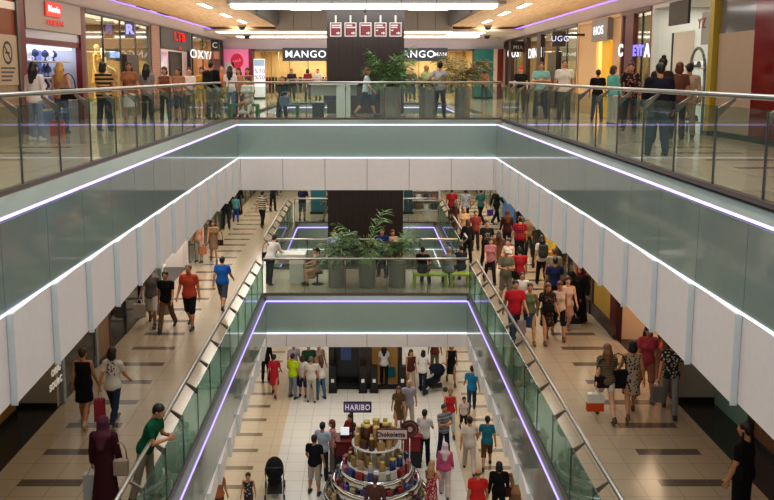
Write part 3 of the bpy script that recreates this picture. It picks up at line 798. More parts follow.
# red hanging direction signs
M_red = pbr('#701a26', .4)
for i, (u0, u1) in enumerate(((329.5, 342), (344, 357), (359, 372), (374, 387), (389, 402))):
    y = 30.765; a = ony(u0, 22.5, y); b_ = ony(u1, 36.5, y)
    lab = 'red square direction sign hanging on the dark tower, ' + ('leftmost of five', 'second from left of five', 'middle one of five', 'fourth from left of five', 'rightmost of five')[i]
    r = empty('hanging_sign', ((a.x+b_.x)/2, y, b_.z), lab, 'sign', 'red direction signs on the dark tower')
    hw = (b_.x-a.x)/2-.02; hh = a.z-b_.z
    MB().box(-hw, hw, -.02, .02, 0, hh).build('frame', M_white, r)
    MB().box(-hw+.03, hw-.03, -.03, -.02, .03, hh-.03).build('panel', M_red, r)
    MB().box(-.03, .03, -.015, .015, hh, 3.5-b_.z).build('hanger', M_white, r)
    m = MB(); rnd = random.Random(i)
    for q in range(2 if i != 2 else 1): m.box(-hw+.06, -hw+.06+hw*rnd.uniform(.9, 1.75), -.036, -.03, hh-.12-q*.075, hh-.08-q*.075)
    if i > 2: m.box(-hw+.06, hw-.3, -.036, -.03, hh-.3, hh-.26)
    m.build('text_line', M_white, r)
    ax = hw-.12
    MB().prism([(ax-.07, .1), (ax, .1), (ax, .06), (ax+.07, .12), (ax, .18), (ax, .14), (ax-.07, .14)], 1, -.036, -.03).build('arrow', M_white, r)
# ---- world + lights
wd = bpy.data.worlds.new('world'); SC.world = wd; wd.use_nodes = True
bg = wd.node_tree.nodes['Background']; bg.inputs[0].default_value = (.80, .86, .90, 1); bg.inputs[1].default_value = .32
for d in (-1, 1):
    area('ceiling_light_upper', (d*5.9, 22, 3.55), .9, 44, 520, (1, .87, .72))
    area('ceiling_light_middle', (d*5.2, 11, -2.2), 1.2, 22, 105, (1, .82, .62)); area('ceiling_light_middle_far', (d*5.2, 34, -2.2), 1.4, 24, 560, (1, .91, .81))
    area('ceiling_light_lower', (d*5.4, 22, -7.36), 1.4, 46, 330, (1, .87, .72))
area('skylight', (0, 12, 9), 7, 22, 1500, (.95, .98, 1))
area('bridge_light', (0, 28, -2.25), 6, 2.4, 110, (1, .92, .82)); area('bridge_light_lower', (0, 28, -7.36), 6, 2.6, 110, (1, .95, .88))
area('far_light', (0, 44, -2.25), 9, 6, 260, (1, .93, .84)); area('far_light_lower', (0, 44, -7.36), 9, 6, 200, (1, .93, .84))
area('far_light_upper', (0, 44, 3.3), 10, 5, 240, (1, .92, .86)); area('bridge_light_upper', (0, 33, 4.25), 6, 8, 260, (1, .95, .9))
area('atrium_light', (0, -3, 0), 16, 5, 180, (1, .96, .9), (PI/2+.25, 0, 0))  # unseen fill lamp added behind the camera for frontal light
for d in (-1, 1): area('ceiling_uplight', (d*5.8, 20, 2.45), 1.6, 42, 230, (1, .86, .7), (PI, 0, 0))  # added lamps without fixtures, only to brighten the oak ceiling from below
area('far_uplight', (0, 33, 2.7), 6, 7, 110, (1, .95, .9), (PI, 0, 0)); area('far_uplight_deep', (0, 44, 2.3), 12, 5, 60, (1, .95, .95), (PI, 0, 0))  # added fill lamps without fixtures, lift the far central ceilings
area('ceiling_wash', (0, 27.2, 3.9), 6, .5, 110, (1, .97, .94), (PI/2, 0, 0))  # added fill lamp, brightens the fascia beyond the trough
SC.view_settings.view_transform = 'Standard'; SC.view_settings.look = 'None'; SC.view_settings.exposure = 0.03; SC.view_settings.gamma = 0.9
SC.cycles.max_bounces = 8; SC.cycles.transparent_max_bounces = 24; SC.cycles.sample_clamp_indirect = 4.0; SC.cycles.caustics_reflective = False; SC.cycles.caustics_refractive = False
# ================================================================ shops
def ys(u, X): return onx(u, 74, X).y
def warm(name, loc, p, col=(1, .8, .55), sx=2, sy=2): return area(name, loc, sx, sy, p, col)
M_mull = pbr('#4a4b4c', .4, metal=.5)
def shop(d, y0, y1, label, wall, z=Z2, top=3.26, X=WX, depth=3.2, fr='#3a2f2a', pane=True, sill=.0, head=None, headmat=None, cat='shop', mull=2, light=None, lcol=(1, .82, .6), jamb=.14, back=True):
    """one shop unit: front on the plane x = d*X, y0 (near) .. y1 (far)"""
    r = empty('shopfront', (d*X, (y0+y1)/2, z), label, cat, 'shop units')
    c = (y0+y1)/2; a, b = y0-c, y1-c; W = pbr(wall, .7, name='shop wall')
    m = MB(); D = d*depth
    if back:
        m.box(D, D+d*.08, a, b, 0, top); m.box(.05*d, D, a, a+.06, 0, top); m.box(.05*d, D, b-.06, b, 0, top)
        m.build('interior_wall', W, r); MB().box(.05*d, D, a+.06, b-.06, top-.05, top).build('interior_ceiling', M_ceil, r)
    F_ = pbr(fr, .4, name='shop frame')
    m = MB(); m.box(-.06*d, .1*d, a, a+jamb, 0, top); m.box(-.06*d, .1*d, b-jamb, b, 0, top)
    h = head if head else .12
    m.box(-.05*d, .09*d, a, b, top-.05, top); m.build('frame', F_, r)
    MB().box(-.08*d, .12*d, a+jamb, b-jamb, top-h, top).build('sign_board', headmat or F_, r)
    if pane:
        MB().box(-.01*d, .01*d, a+jamb, b-jamb, sill, top-h).build('glass_pane', M_shopg, r)
        m = MB()
        for i in range(1, mull): yy = a+(b-a)*i/mull; m.box(-.03*d, .03*d, yy-.02, yy+.02, 0, top-h)
        m.box(-.03*d, .03*d, a+jamb, b-jamb, top-h-.03, top-h)
        if mull > 1: m.build('mullion', M_mull, r)
    if light: area('shop_light', (d*(X+depth*.5), c, z+top-.08), depth*.8, (y1-y0)*.8, light, lcol)
    return r, c
def sidetext(nm, s, size, mat, r, d, yl, z, sx=1.0, bold=.0, off=.1): return text(nm, s, size, mat, r, (-d*off, yl, z), '+x' if d < 0 else '-x', sx=sx, bold=bold)
L = lambda u: ys(u, -WX)
R = lambda u: ys(u, WX)
W_em = emis('#ffffff', 1.5); R_em = emis('#ff2420', 1.5); B_em = emis('#b9c9ff', 2.0)
# ---- left upper
y = L(20)
r = empty('wall_panel', (-WX, y-3, 0), 'tall orange brown wall panel with cream lower part at the far left', 'wall panel')
MB().box(-.3, 0, -9, 3, 2.28, 3.3).build('upper_panel', pbr('#8f4a20', .5), r); MB().box(-.3, 0, -9, 3, 0, 2.28).build('lower_panel', pbr('#a2917b', .6), r)
MB().box(0, .02, -9, 3, 2.85, 3.02).build('light_strip', pbr('#cfc4b6', .3, emit='#cfc4b6', estr=.3), r)  # pale glowing strip stands in for a white reflection on the panel
MB().box(-.2, .06, 2.86, 3.0, 0, 3.3).build('edge_post', pbr('#5b5550', .4), r)
p = onx(6, 47, -WX)
r = empty('no_smoking_sign', (-WX+.012, p.y, 1.15), 'cream no smoking notice on the wall at the far left edge', 'sign')
MB().box(0, .012, -.55, .55, 0, 1.12).build('board', pbr('#c0b19c', .5), r)
m = MB()
for k in range(24):
    a0, a1 = k*PI/12, (k+1)*PI/12
    for rr in ((.2, .26),): m._f([m.bm.verts.new((.016, q*math.cos(t), .72+q*math.sin(t))) for q, t in ((rr[0], a0), (rr[1], a0), (rr[1], a1), (rr[0], a1))])
m.prism([(-.17, .86), (-.14, .89), (.17, .58), (.14, .55)], 0, .013, .018); m.build('prohibition_ring', M_black, r)
MB().box(.013, .018, -.12, .12, .7, .74).build('cigarette', M_black, r)
m = MB()
for q in range(4): m.box(.013, .017, -.38, .38-.08*q, .36-q*.09, .40-q*.09)
m.build('text_line', pbr('#5a5048', .5), r)
# jewellery shop
y0, y1 = L(20), L(84)
r, c = shop(-1, y0, y1, 'accessory shop with a white sign board, red logo and glowing white display', '#dfe4f2', head=.78, headmat=pbr('#b5aeaa', .5), fr='#6b1522', pane=False, light=45, lcol=(.8, .88, 1), jamb=.32, depth=1.6)
p = onx(50, 12, -WX)
MB().box(.11, .14, p.y-c-.62, p.y-c+.42, 2.84, 3.19).build('logo_square', pbr('#e2483f', .5, emit='#e2483f', estr=.5), r)
sidetext('lettering', 'Nevin', .24, W_em, r, -1, p.y-c-.1, 3.02, off=.15, sx=1.25)
sidetext('lettering', 'AKSESUAR', .19, pbr('#d8413b', .5, emit='#d8413b', estr=.5), r, -1, p.y-c, 2.68, off=.13, sx=1.2)
MB().box(-.3, .02, y0-c+.32, y1-c-.32, 2.12, 2.26).build('canopy_bar', pbr('#6b1522', .4), r)
MB().box(-.02, .01, y0-c+.32, y1-c-.32, 2.26, 2.48).build('transom_glass', pbr('#a9a4b4', .15), r)
m = MB()
for k in range(4): m.box(-1.05, -.25, y0-c+.36, y1-c-.36, .45+k*.42, .48+k*.42)
m.build('shelf', M_white, r); MB().box(-1.12, -1.06, y0-c+.36, y1-c-.36, .3, 2.12).build('lit_back_panel', pbr('#6a78b4', .6, emit='#6f82d0', estr=.35), r)
MB().box(-1.0, -.2, y0-c+.36, y1-c-.36, 2.06, 2.1).build('light_bar', emis('#f2f6ff', 3), r)
rnd = random.Random(3); cols = ['#4f5a8c', '#f4f6ff', '#aab4e4', '#2c3360', '#f4f6ff', '#f4f6ff']
bustc = {}
for k in range(4):
    for q in range(13):
        yy = y0+.42+(y1-y0-.84)*(q+.3+.3*rnd.random())/13; col = cols[(k*3+q*2) % 6]
        if col not in bustc:
            bustc[col] = []
            m = MB(); m.lathe([(.05, 0), (.055, .02), (.02, .04), (.02, .1), (.09, .14), (.1, .22), (.06, .28), (.03, .3), (.028, .36)], n=12); bm_ = m
            o = m.build('necklace_bust', pbr(col, .4)); bustc[col] = o
        else: o = bustc[col].copy(); COL.objects.link(o)
        o.location = (-WX-.45-.3*rnd.random(), yy, .48+k*.42)
        tag(o, 'necklace display bust on the %s shelf of the glowing accessory shop' % ('lowest', 'second lowest', 'second highest', 'top')[k], 'display bust', 'busts on the %s shelf of the accessory shop' % ('lowest', 'second lowest', 'second highest', 'top')[k])
# glass shop
y0, y1 = L(84), L(150)
r, c = shop(-1, y0, y1, 'wide glazed shop with amber lit figures between the accessory shop and brick pillar', '#8c6a46', fr='#5d5f60', mull=4, light=480, head=.1)
p = onx(98, 55, -WX-1.2); sidetext('lettering', 'DEEHVM', .3, B_em, r, -1, p.y-c, p.z, off=-.6, bold=.01)  # letters and board behind the pane imitate a sign reflected in the glass
MB().box(-.7, -.66, p.y-c-.9, p.y-c+.9, p.z-.2, p.z+.2).build('lit_sign_board', pbr('#1b2a58', .4), r)
for k, (u, hgt, col) in enumerate(((119, 1.85, '#e8c07a'), (124, 1.75, 'w'))):
    yy = L(u)
    make_person((-WX-.7, yy, 0.5), hgt, 80, 'hip' if k else 'stand', '#e8c38a' if not k else 'w', (None, '#000000'), ('dress', '#d9a24e' if not k else '#f3ece0'), None, None, fem=True, vox=.025,
                label=('golden shop mannequin in an amber dress behind the left glass' if not k else 'white shop mannequin in a white dress behind the left glass'), name='mannequin', cat='mannequin')
    b_ = MB().box(-.25, .25, -.25, .25, 0, .5).build('plinth', M_white); b_.location = (-WX-.7, yy, 0); tag(b_, ('low white plinth under the golden mannequin' if not k else 'low white plinth under the white mannequin'), 'plinth')
p = onx(130, 30, -WX+.35)
r = empty('blade_sign', (-WX+.35, p.y, 0), 'grey projecting sign with a lilac letter above the dark doorway on the left', 'sign')
a_, b_ = onx(130, 21.5, -WX+.35).z, onx(130, 38, -WX+.35).z
MB().box(-.16, .16, -.05, .05, b_, a_).build('board', pbr('#6f6c70', .5), r); text('lettering', 'R', .42, emis('#a6a2ff', 1.6), r, (0, -.06, (a_+b_)/2), bold=.02)
MB().box(-.36, -.16, -.03, .03, b_+.1, b_+.2).build('bracket', M_darksteel, r)
r = empty('door_portal', (-WX, L(130), 0), 'dark brown doorway post under the grey projecting sign', 'doorway'); MB().box(-.1, .12, -.75, .75, 0, 2.05).build('portal', pbr('#241a16', .4), r)
MB().box(.12, .14, -.3, .3, .9, 1.0).build('handle', M_steel, r)
# brick pillar
r = empty('brick_pillar', (-WX, (L(150)+L(158))/2, 0), 'reddish brick pillar between two shops on the left upper level', 'pillar')
m_, nt, b_, tc, sp = newmat('brick'); bt = nt.nodes.new('ShaderNodeTexBrick'); bt.inputs['Scale'].default_value = 4
bt.inputs['Color1'].default_value = srgb('#8a5a48'); bt.inputs['Color2'].default_value = srgb('#9c6c58'); bt.inputs['Mortar'].default_value = srgb('#b9a394')
cb = nt.nodes.new('ShaderNodeCombineXYZ'); nt.links.new(sp.outputs[1], cb.inputs[0]); nt.links.new(sp.outputs[2], cb.inputs[1]); nt.links.new(cb.outputs[0], bt.inputs[0]); nt.links.new(bt.outputs[0], b_.inputs[0])
hw = (L(158)-L(150))/2; MB().box(-.4, .1, -hw, hw, 0.12, 3.24).build('shaft', m_, r); MB().box(-.4, .14, -hw, hw, 0, .12).build('base', M_dark, r)
# red neon shop
y0, y1 = L(158), L(191)
r, c = shop(-1, y0, y1, 'dark framed clothes shop under a glowing red sign', '#b9a5a0', fr='#1d1512', head=.85, headmat=pbr('#1c1614', .5), light=220, lcol=(1, .9, .85), pane=False, jamb=.3)
p = onx(177, 38, -WX); sidetext('lettering', 'LTB', .5, R_em, r, -1, p.y-c, p.z+.02, sx=2.3, bold=.004, off=.13); sidetext('lettering', 'jeans', .2, emis('#ff5a40', .8), r, -1, p.y-c, p.z-.42, off=.13)
m_, nt, b_, tc, sp = newmat('window print'); vo = nt.nodes.new('ShaderNodeTexVoronoi'); vo.inputs['Scale'].default_value = 1.6; nt.links.new(tc.outputs['Object'], vo.inputs['Vector'])
cc = mixc(nt, .35, vo.outputs['Color'], '#e8dfe2'); nt.links.new(cc, b_.inputs['Base Color']); nt.links.new(cc, b_.inputs['Emission Color']); b_.inputs['Emission Strength'].default_value = .3
MB().box(-.4, -.36, L(161.5)-c, L(176)-c, .3, 2.3).build('window_display', m_, r); MB().box(-.4, -.3, L(178)-c, L(189)-c, 0, 2.36).build('dark_panel', pbr('#2a1c16', .5), r)
# corner shop OXY
y0, y1 = L(192), L(222)
r, c = shop(-1, y0, y1, 'glazed corner shop with white letters at the end of the left upper walkway', '#c89a5a', fr='#2c2420', head=.1, light=320, mull=3)
p = onx(200, 55, -WX); sidetext('lettering', 'OXY/', .58, W_em, r, -1, p.y-c, p.z, off=.06, sx=3.6)
p = onx(215, 46, -WX+.3); r = empty('blade_sign', (-WX+.2, p.y, 0), 'square black and white projecting sign at the left far corner', 'sign')
z0_, z1_ = onx(215, 52, -WX).z, onx(215, 41, -WX).z
MB().box(-.1, .3, -.04, .04, z0_, z1_).build('board', pbr('#2a2c33', .4), r); text('lettering', 'C', .4, pbr('#d8dee8', .4, emit='#d8dee8', estr=.4), r, (.1, -.05, (z0_+z1_)/2))
r = empty('door_portal', (-WX, L(215), 0), 'dark brown door under the square projecting sign at the left corner', 'doorway'); MB().box(-.08, .1, -1.3, 1.3, 0, 2.2).build('portal', pbr('#3a2218', .4), r); MB().box(.1, .12, .9, 1.0, .9, 1.3).build('handle', M_steel, r)
# ---- far upper wall
FY = 48.0
X_ = lambda u: ony(u, 74, FY).x
def farz(v): return ony(363, v, FY).z
def farshop(u0, u1, label, wall, top=2.8, depth=3.5, fr='#6a5644', light=None, lcol=(1, .74, .38), pane=True, mull=6):
    x0, x1 = X_(u0), X_(u1); c = (x0+x1)/2; a, b = x0-c, x1-c
    r = empty('shopfront', (c, FY, 0), label, 'shop', 'shop units'); W = pbr(wall, .7)
    m = MB(); m.box(a, b, depth, depth+.08, 0, top); m.box(a, a+.06, .05, depth, 0, top); m.box(b-.06, b, .05, depth, 0, top); m.build('interior_wall', W, r)
    MB().box(a, b, .05, depth, top-.05, top).build('interior_ceiling', M_ceil, r)
    m = MB(); m.box(a, a+.12, -.05, .1, 0, top); m.box(b-.12, b, -.05, .1, 0, top); m.box(a, b, -.05, .1, top-.1, top); m.build('frame', pbr(fr, .4), r)
    if pane:
        MB().box(a+.12, b-.12, -.01, .01, 0, top-.1).build('glass_pane', M_shopg, r)
        m = MB()
        for i in range(1, mull): xx = a+(b-a)*i/mull; m.box(xx-.025, xx+.025, -.03, .03, 0, top-.1)
        m.build('mullion', pbr('#8a6a3c', .4), r)
    if light: area('shop_light', (c, FY+depth*.5, top-.1), (b-a)*.85, depth*.7, light, lcol)
    return r, c
r = empty('wall_panel', ((X_(224)+X_(253))/2, FY, 0), 'bright pink shop wall with a red round sticker at the far left', 'wall panel')
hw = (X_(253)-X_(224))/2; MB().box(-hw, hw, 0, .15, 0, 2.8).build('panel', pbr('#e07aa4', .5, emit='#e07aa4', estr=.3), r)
p = ony(237, 61, FY); m = MB()
m.prism([(p.x-r.location.x+.36*math.cos(k*PI/12), p.z+.42*math.sin(k*PI/12)) for k in range(24)], 1, -.02, 0); m.build('round_sticker', pbr('#c01a48', .5, emit='#c01a48', estr=.3), r)
text('lettering', 'SALE', .2, M_white, r, (p.x-r.location.x, -.03, p.z), tilt=.3)
MB().box(-hw+.05, -hw+.6, -.02, 0, .0, farz(62)).build('side_poster', pbr('#cfd2cc', .5), r); MB().box(hw-.22, hw, -.06, .0, 0, 2.8).build('edge_post', pbr('#7c1a38', .4), r)
x0, x1 = X_(255), X_(266); r = empty('sale_banner', ((x0+x1)/2, FY-.5, 0), 'white standing sale banner with percentages beside the pink wall', 'banner')
hw = (x1-x0)/2; t_ = farz(59); MB().box(-hw, hw, -.02, .02, .1, t_).build('panel', pbr('#f0f0f0', .5, emit='#eeeeff', estr=.35), r); MB().box(-hw, hw, -.15, .15, 0, .1).build('base', M_darksteel, r)
MB().box(-hw+.02, hw-.02, -.03, -.02, farz(66), t_-.05).build('header_picture', pbr('#9fb7d8', .5), r)
text('lettering', '%70', .33, pbr('#6a5a8c', .5), r, (.02, -.03, farz(71.5))); text('lettering', '%50', .33, pbr('#6a5a8c', .5), r, (.02, -.03, farz(77.5)))
r, c = farshop(253, 474, 'long amber lit fashion store with big white letters on black sign boards', '#e6c69c', light=620, lcol=(1, .77, .48), mull=12)
for u0, u1, parts_ in ((283, 330, (('MANGO', 306, .55),)), (383, 447, (('MANGO', 414, .55), ('MAN', 440, .28)))):
    a, b = X_(u0)-c, X_(u1)-c; MB().box(a, b, -.14, -.04, farz(61), farz(48)).build('sign_board', pbr('#2b2e3a', .4), r)
    for s, u, sz in parts_: text('lettering', s, sz, W_em, r, (X_(u)-c, -.16, farz(54.5)), bold=.006, sx=1.06)
r = empty('wall_panel', ((X_(474)+X_(493))/2, FY, 0), 'tall teal mottled panel at the right end of the amber store', 'wall panel')
hw = (X_(493)-X_(474))/2; MB().box(-hw, hw, -.1, .1, 0.0, 2.8).build('panel', pbr('#2f8d86', .35, noise=.6, nscale=3), r); MB().box(-hw, hw, -.14, .1, 0, .12).build('base', M_dark, r)
r = empty('wall_panel', ((X_(493)+X_(506))/2, FY, 0), 'cream pillar with a dark red edge at the far right corner', 'pillar'); hw = (X_(506)-X_(493))/2
MB().box(-hw, hw, -.1, .1, 0, 2.8).build('panel', pbr('#d8c4b0', .5), r); MB().box(-.15, .15, -.16, -.1, 0, 2.8).build('red_edge', pbr('#7a2018', .4), r)
# clothes rails and garments in the amber store
gm_cache = {}
def garment(col, loc, label, group, rz=0, L_=.95, sc=1.0):
    key = (col, L_)
    if key not in gm_cache:
        m = MB(); w = .2
        pts = [(-.05, 0), (-w, -.04), (-w-.12, -.3), (-w-.03, -.33), (-w+.03, -.2), (-w+.02, -.5), (-w-.06, -L_), (w+.06, -L_), (w-.02, -.5), (w-.03, -.2), (w+.03, -.33), (w+.12, -.3), (w, -.04), (.05, 0)]
        m.prism(pts, 1, -.05, .05); bmesh.ops.bevel(m.bm, geom=list(m.bm.edges), offset=.018, segments=1, affect='EDGES')
        m.mi = 1; m.tube([(-.17, 0, -.01), (0, 0, .06), (0, 0, .12), (.03, 0, .15), (.0, 0, .17)], .008, 6)
        gm_cache[key] = m.build('garment', [cloth(col), M_steel]); o = gm_cache[key]
    else: o = gm_cache[key].copy(); COL.objects.link(o)
    o.location = loc; o.rotation_euler = (0, 0, rz); o.scale = (sc,)*3
    return tag(o, label, 'garment', group)
def rack(x, y, z, n, label, cols, seed=0, rz=0, place='', L_=.95, garment_w=1.3):
    r = empty('clothes_rail', (x, y, z+1.42), label, 'clothes rail', None, rz)
    m = MB(); w = garment_w/2
    m.tube([(-w, 0, 2.75-z-1.42), (-w, 0, .0), (w, 0, .0), (w, 0, 2.75-z-1.42)], .018, 8).build('rail', M_steel, r)
    for s in (-w, w): MB().box(s-.05, s+.05, -.05, .05, 2.72-z-1.42, 2.75-z-1.42).build('ceiling_plate', M_steel, r)
    rnd = random.Random(seed)
    for i in range(n):
        t = -w+.12+(2*w-.24)*i/max(n-1, 1); c_ = rnd.choice(cols)
        garment(c_, (x+t*math.cos(rz), y+t*math.sin(rz), z+1.235), 'hanging garment on the %s' % place, 'garments on the %s' % place, rz+PI/2+rnd.uniform(-.08, .08), L_)
cl1 = ['#2b2026', '#5b2b3a', '#e8e2da', '#8a4a34', '#30384e', '#caa36a', '#7a1e2c', '#222222']
for k, (u, y_) in enumerate(((276, 49.3), (290, 49.8), (304, 49.4), (320, 49.7), (402, 49.5), (418, 50), (452, 49.5))):
    pl = ('first', 'second', 'third', 'fourth', 'fifth', 'sixth', 'seventh')[k]+' clothes rail from the left in the amber store'
    x = ony(u, 74, y_).x; rack(x, y_, 0, 7, pl[0].upper()+pl[1:], cl1, k, place=pl)
# ---- right upper
y0, y1 = R(556), R(506)
r, c = shop(1, y0, y1, 'brown framed shop with white letters at the far end of the right upper walkway', '#c59a62', fr='#3b1f16', head=.1, light=420, mull=4)
p = onx(514, 53.5, WX); sidetext('lettering', 'COS', .68, W_em, r, 1, p.y-c, p.z, off=.06, sx=2.4)
p = onx(536, 53.5, WX); sidetext('lettering', 'DINN', .66, W_em, r, 1, p.y-c, p.z, off=.06, sx=1.7)
for i, u in enumerate((511, 526, 540)):
    m = MB().box(-.1, .12, R(u)-c-.42, R(u)-c+.42, 0, 3.15).build('post', pbr('#3a1d14', .4), r)
p = onx(525, 46, WX); r = empty('blade_sign', (WX-.35, p.y, 0), 'small dark projecting sign with tiny letters in the far right row', 'sign')
a_, b_ = onx(525, 40, WX-.35).z, onx(525, 51, WX-.35).z; MB().box(-.36, .36, -.05, .05, b_, a_).build('board', pbr('#2a211f', .4), r); text('lettering', 'MIA', .26, M_white, r, (0, -.06, b_+.22)); MB().box(.35, .43, -.03, .03, b_+.1, b_+.2).build('bracket', M_darksteel, r)
y_ = 30.6; p = ony(558.5, 39, y_)
a_, b_ = ony(552, 31.5, y_), ony(565, 46.5, y_); r = empty('blade_sign', ((a_.x+b_.x)/2, y_, 0), 'large dark brown projecting sign with white letters above the right walkway', 'sign')
hw = (b_.x-a_.x)/2; MB().box(-hw, hw, -.1, .1, b_.z, a_.z).build('board', pbr('#3a322c', .4), r); text('lettering', 'UGG', .28, emis('#dfe6ff', 1.2), r, (.03, -.11, (a_.z+b_.z)/2))
MB().box(hw, WX-(a_.x+b_.x)/2, -.03, .03, a_.z-.16, a_.z-.08).build('bracket', M_darksteel, r)
r = empty('door_portal', (WX, R(554), 0), 'dark wooden door post under the large projecting sign on the right', 'doorway'); MB().box(-.12, .1, -.8, .8, 0, 2.3).build('portal', pbr('#2a1a14', .4), r); MB().box(-.14, -.12, .5, .6, .9, 1.2).build('handle', M_steel, r)
y0, y1 = R(578), R(556); r, c = shop(1, y0, y1, 'grey glazed shop window beside the dark wooden door post on the right', '#a49a88', fr='#50504e', head=.1, light=160, mull=2)
y0, y1 = R(621), R(578); r, c = shop(1, y0, y1, 'beige shop with a grey sign board and a yellow door', '#e6c48a', fr='#d8b27c', head=.1, pane=False, light=260, back=True, jamb=.1)
p = onx(604, 31, WX); q0, q1 = R(612)-c, R(596)-c
MB().box(-.2, .02, q0, q1, onx(604, 41, WX).z, 3.2).build('grey_board', pbr('#8f8c88', .5), r); sidetext('lettering', 'HOS', .4, W_em, r, 1, p.y-c-.1, p.z, off=.22, sx=1.35)
MB().box(-.02, .06, q1, R(578)-c, 0, 3.16).build('cladding', pbr('#d9b98a', .6), r); MB().box(-.02, .06, R(621)-c, q0, 0, 3.16).build('cladding', pbr('#cfae85', .6), r)
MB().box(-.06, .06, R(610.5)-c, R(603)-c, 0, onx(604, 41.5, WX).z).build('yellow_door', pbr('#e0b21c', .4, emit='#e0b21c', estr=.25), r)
y0, y1 = R(652), R(621); r, c = shop(1, y0, y1, 'dark grey glazed shop with a maroon pillar and letters reflected in its glass', '#6e6a64', fr='#5a2a33', head=.1, light=170, mull=3, lcol=(1, .7, .4))
MB().box(-.08, .08, R(634)-c, R(626)-c, 0, 3.16).build('maroon_pillar', pbr('#5e2830', .45), r)
p = onx(635, 51, WX+.6)
for s, u, sz, mt in (('C', 622, .5, W_em), ('EY', 638, .42, emis('#8f86ff', 1.6)), ('T', 643, .4, emis('#8f86ff', 1.6)), ('A', 649, .5, W_em)):
    q = onx(u+2, 51, WX+.05); sidetext('lettering', s, sz, mt, r, 1, q.y-c, q.z, off=.06, bold=.02, sx=1.3)  # glowing letters imitate the reflection of a sign from the opposite side
MB().box(2.2, 2.3, -1.2, 1.2, 1.3, 1.75).build('lit_shelf', emis('#ff9a4a', 1.2), r)
y0, y1 = R(712), R(652); r, c = shop(1, y0, y1, 'bright white shop with arched shelves and a hanging dark poster', '#cdcec6', fr='#c4c6c0', head=.1, light=60, lcol=(1, .98, .93), mull=1, pane=False, depth=2.2)
a_, b_ = onx(691, -12, WX-.12), onx(670, 24, WX-.12)
MB().box(-.16, -.1, a_.y-c, b_.y-c, 2.62, 3.2).build('hanging_poster', pbr('#2f241f', .5, noise=.9, nscale=6), r)
MB().box(.02, .06, R(691)-c, R(671)-c, 0, 2.45).build('white_door', pbr('#d9d6cc', .5), r); MB().box(-.0, .02, R(671)-c, R(670)-c, .0, 2.45).build('door_edge', M_darksteel, r)
p = onx(703, 24, WX-.03); MB().box(-.05, -.02, R(711)-c, R(701)-c, onx(703, 45, WX).z, onx(703, 13, WX).z).build('grey_poster', pbr('#9aa3a4', .5), r); sidetext('lettering', 'YZ', .34, pbr('#b04a58', .5), r, 1, p.y-c, p.z, off=.06)
# arched display case
yc = (R(709)+R(694))/2; hw = (R(694)-R(709))/2; za = onx(703, 48, WX).z
r = empty('arched_display', (WX-.06, yc, 0), 'arched white display case with three lit shelves in the white shop', 'display case')
pts = [(-hw, 0)]+[(-hw*math.cos(t*PI/14), za-.55+.55*math.sin(t*PI/14)) for t in range(15)]+[(hw, 0)]
m = MB()
for i in range(len(pts)-1):
    (a1, b1), (a2, b2) = pts[i], pts[i+1]; m.tube([(-.04, a1, b1), (-.04, a2, b2)], .035, 6)
m.build('arch_frame', pbr('#6f7a78', .4), r)
MB().box(-.0, .03, -hw, hw, .0, za-.3).build('back_panel', pbr('#eaf4ee', .5, emit='#eaf4ee', estr=.35), r)
for k in range(4): MB().box(-.22, .0, -hw, hw, .25+k*.42, .29+k*.42).build('shelf', pbr('#f4f6f2', .4), r)
rnd = random.Random(11); shm = shoe_mesh(pbr('#5c6a66', .5, name='shoe leather'))
for k in range(4):
    for q in range(2):
        o = bpy.data.objects.new('display_shoe', shm); COL.objects.link(o); o.location = (WX-.17, yc-.22+q*.4, .29+k*.42+.087); o.rotation_euler = (0, 0, -PI/2+.4)
        tag(o, 'grey shoe on the %s shelf of the arched display case' % ('lowest', 'second', 'third', 'top')[k], 'shoe', 'shoes on the %s arched shelf' % ('lowest', 'second', 'third', 'top')[k])
r = empty('yellow_pillar', (WX, R(714), 0), 'narrow mustard yellow edge pillar on the right upper level', 'pillar'); MB().box(-.12, .2, -.12, .12, .1, 3.24).build('shaft', pbr('#a8962c', .45), r); MB().box(-.14, .2, -.13, .13, 0, .1).build('base', M_dark, r)
r = empty('wall_panel', (WX, (R(717)+R(752))/2, 0), 'plain beige wall panel with a grey glass top beside the yellow pillar', 'wall panel'); hw = (R(717)-R(752))/2
zt = onx(735, 32, WX).z; MB().box(0, .3, -hw, hw, .12, zt).build('beige_panel', pbr('#a8998a', .6), r); MB().box(.02, .3, -hw, hw, zt, 3.24).build('grey_glass', pbr('#6c6f70', .1, spec=.7), r); MB().box(-.02, .3, -hw, hw, 0, .12).build('base', M_dark, r)
r = empty('wall_panel', (WX, R(752)-4, 0), 'glossy dark red wall panel at the far right edge', 'wall panel'); MB().box(0, .3, -4, 4, .12, 3.24).build('red_panel', pbr('#7c1a20', .12, spec=.6, noise=.5, nscale=.8), r); MB().box(-.02, .3, -4, 4, 0, .12).build('base', M_dark, r)
# ================================================================ middle level shops
XA, XB = -6.5, 6.78
LA = lambda u, v, X=XA: onx(u, v, X)
M_stone = pbr('#2d2a29', .22, name='dark stone', noise=.3)
trim(MB().box(-9, XA, -2, 52, Z1, Z1+.012), M_stone); trim(MB().box(XB, 9, -2, 52, Z1, Z1+.012), M_stone)
H1 = 3.44
def pan(name, label, cat, x, y0, y1, parts, group=None):
    """flat unit standing on the plane x (faces the walkway); parts: (name, mat, dy0, dy1 fractions, z0, z1, depth0, depth1)"""
    d = 1 if x > 0 else -1
    r = empty(name, (x, (y0+y1)/2, Z1+.012), label, cat, group); c = (y0+y1)/2
    for nm, mat, f0, f1, z0, z1, e0, e1 in parts: MB().box(d*e0, d*e1, y0+(y1-y0)*f0-c, y0+(y1-y0)*f1-c, z0, z1).build(nm, mat, r)
    return r, c
p17 = onz(10, 408, Z1).y; yl = lambda u, v=400: onx(u, v, XA).y; yr = lambda u, v=350: onx(u, v, XB).y
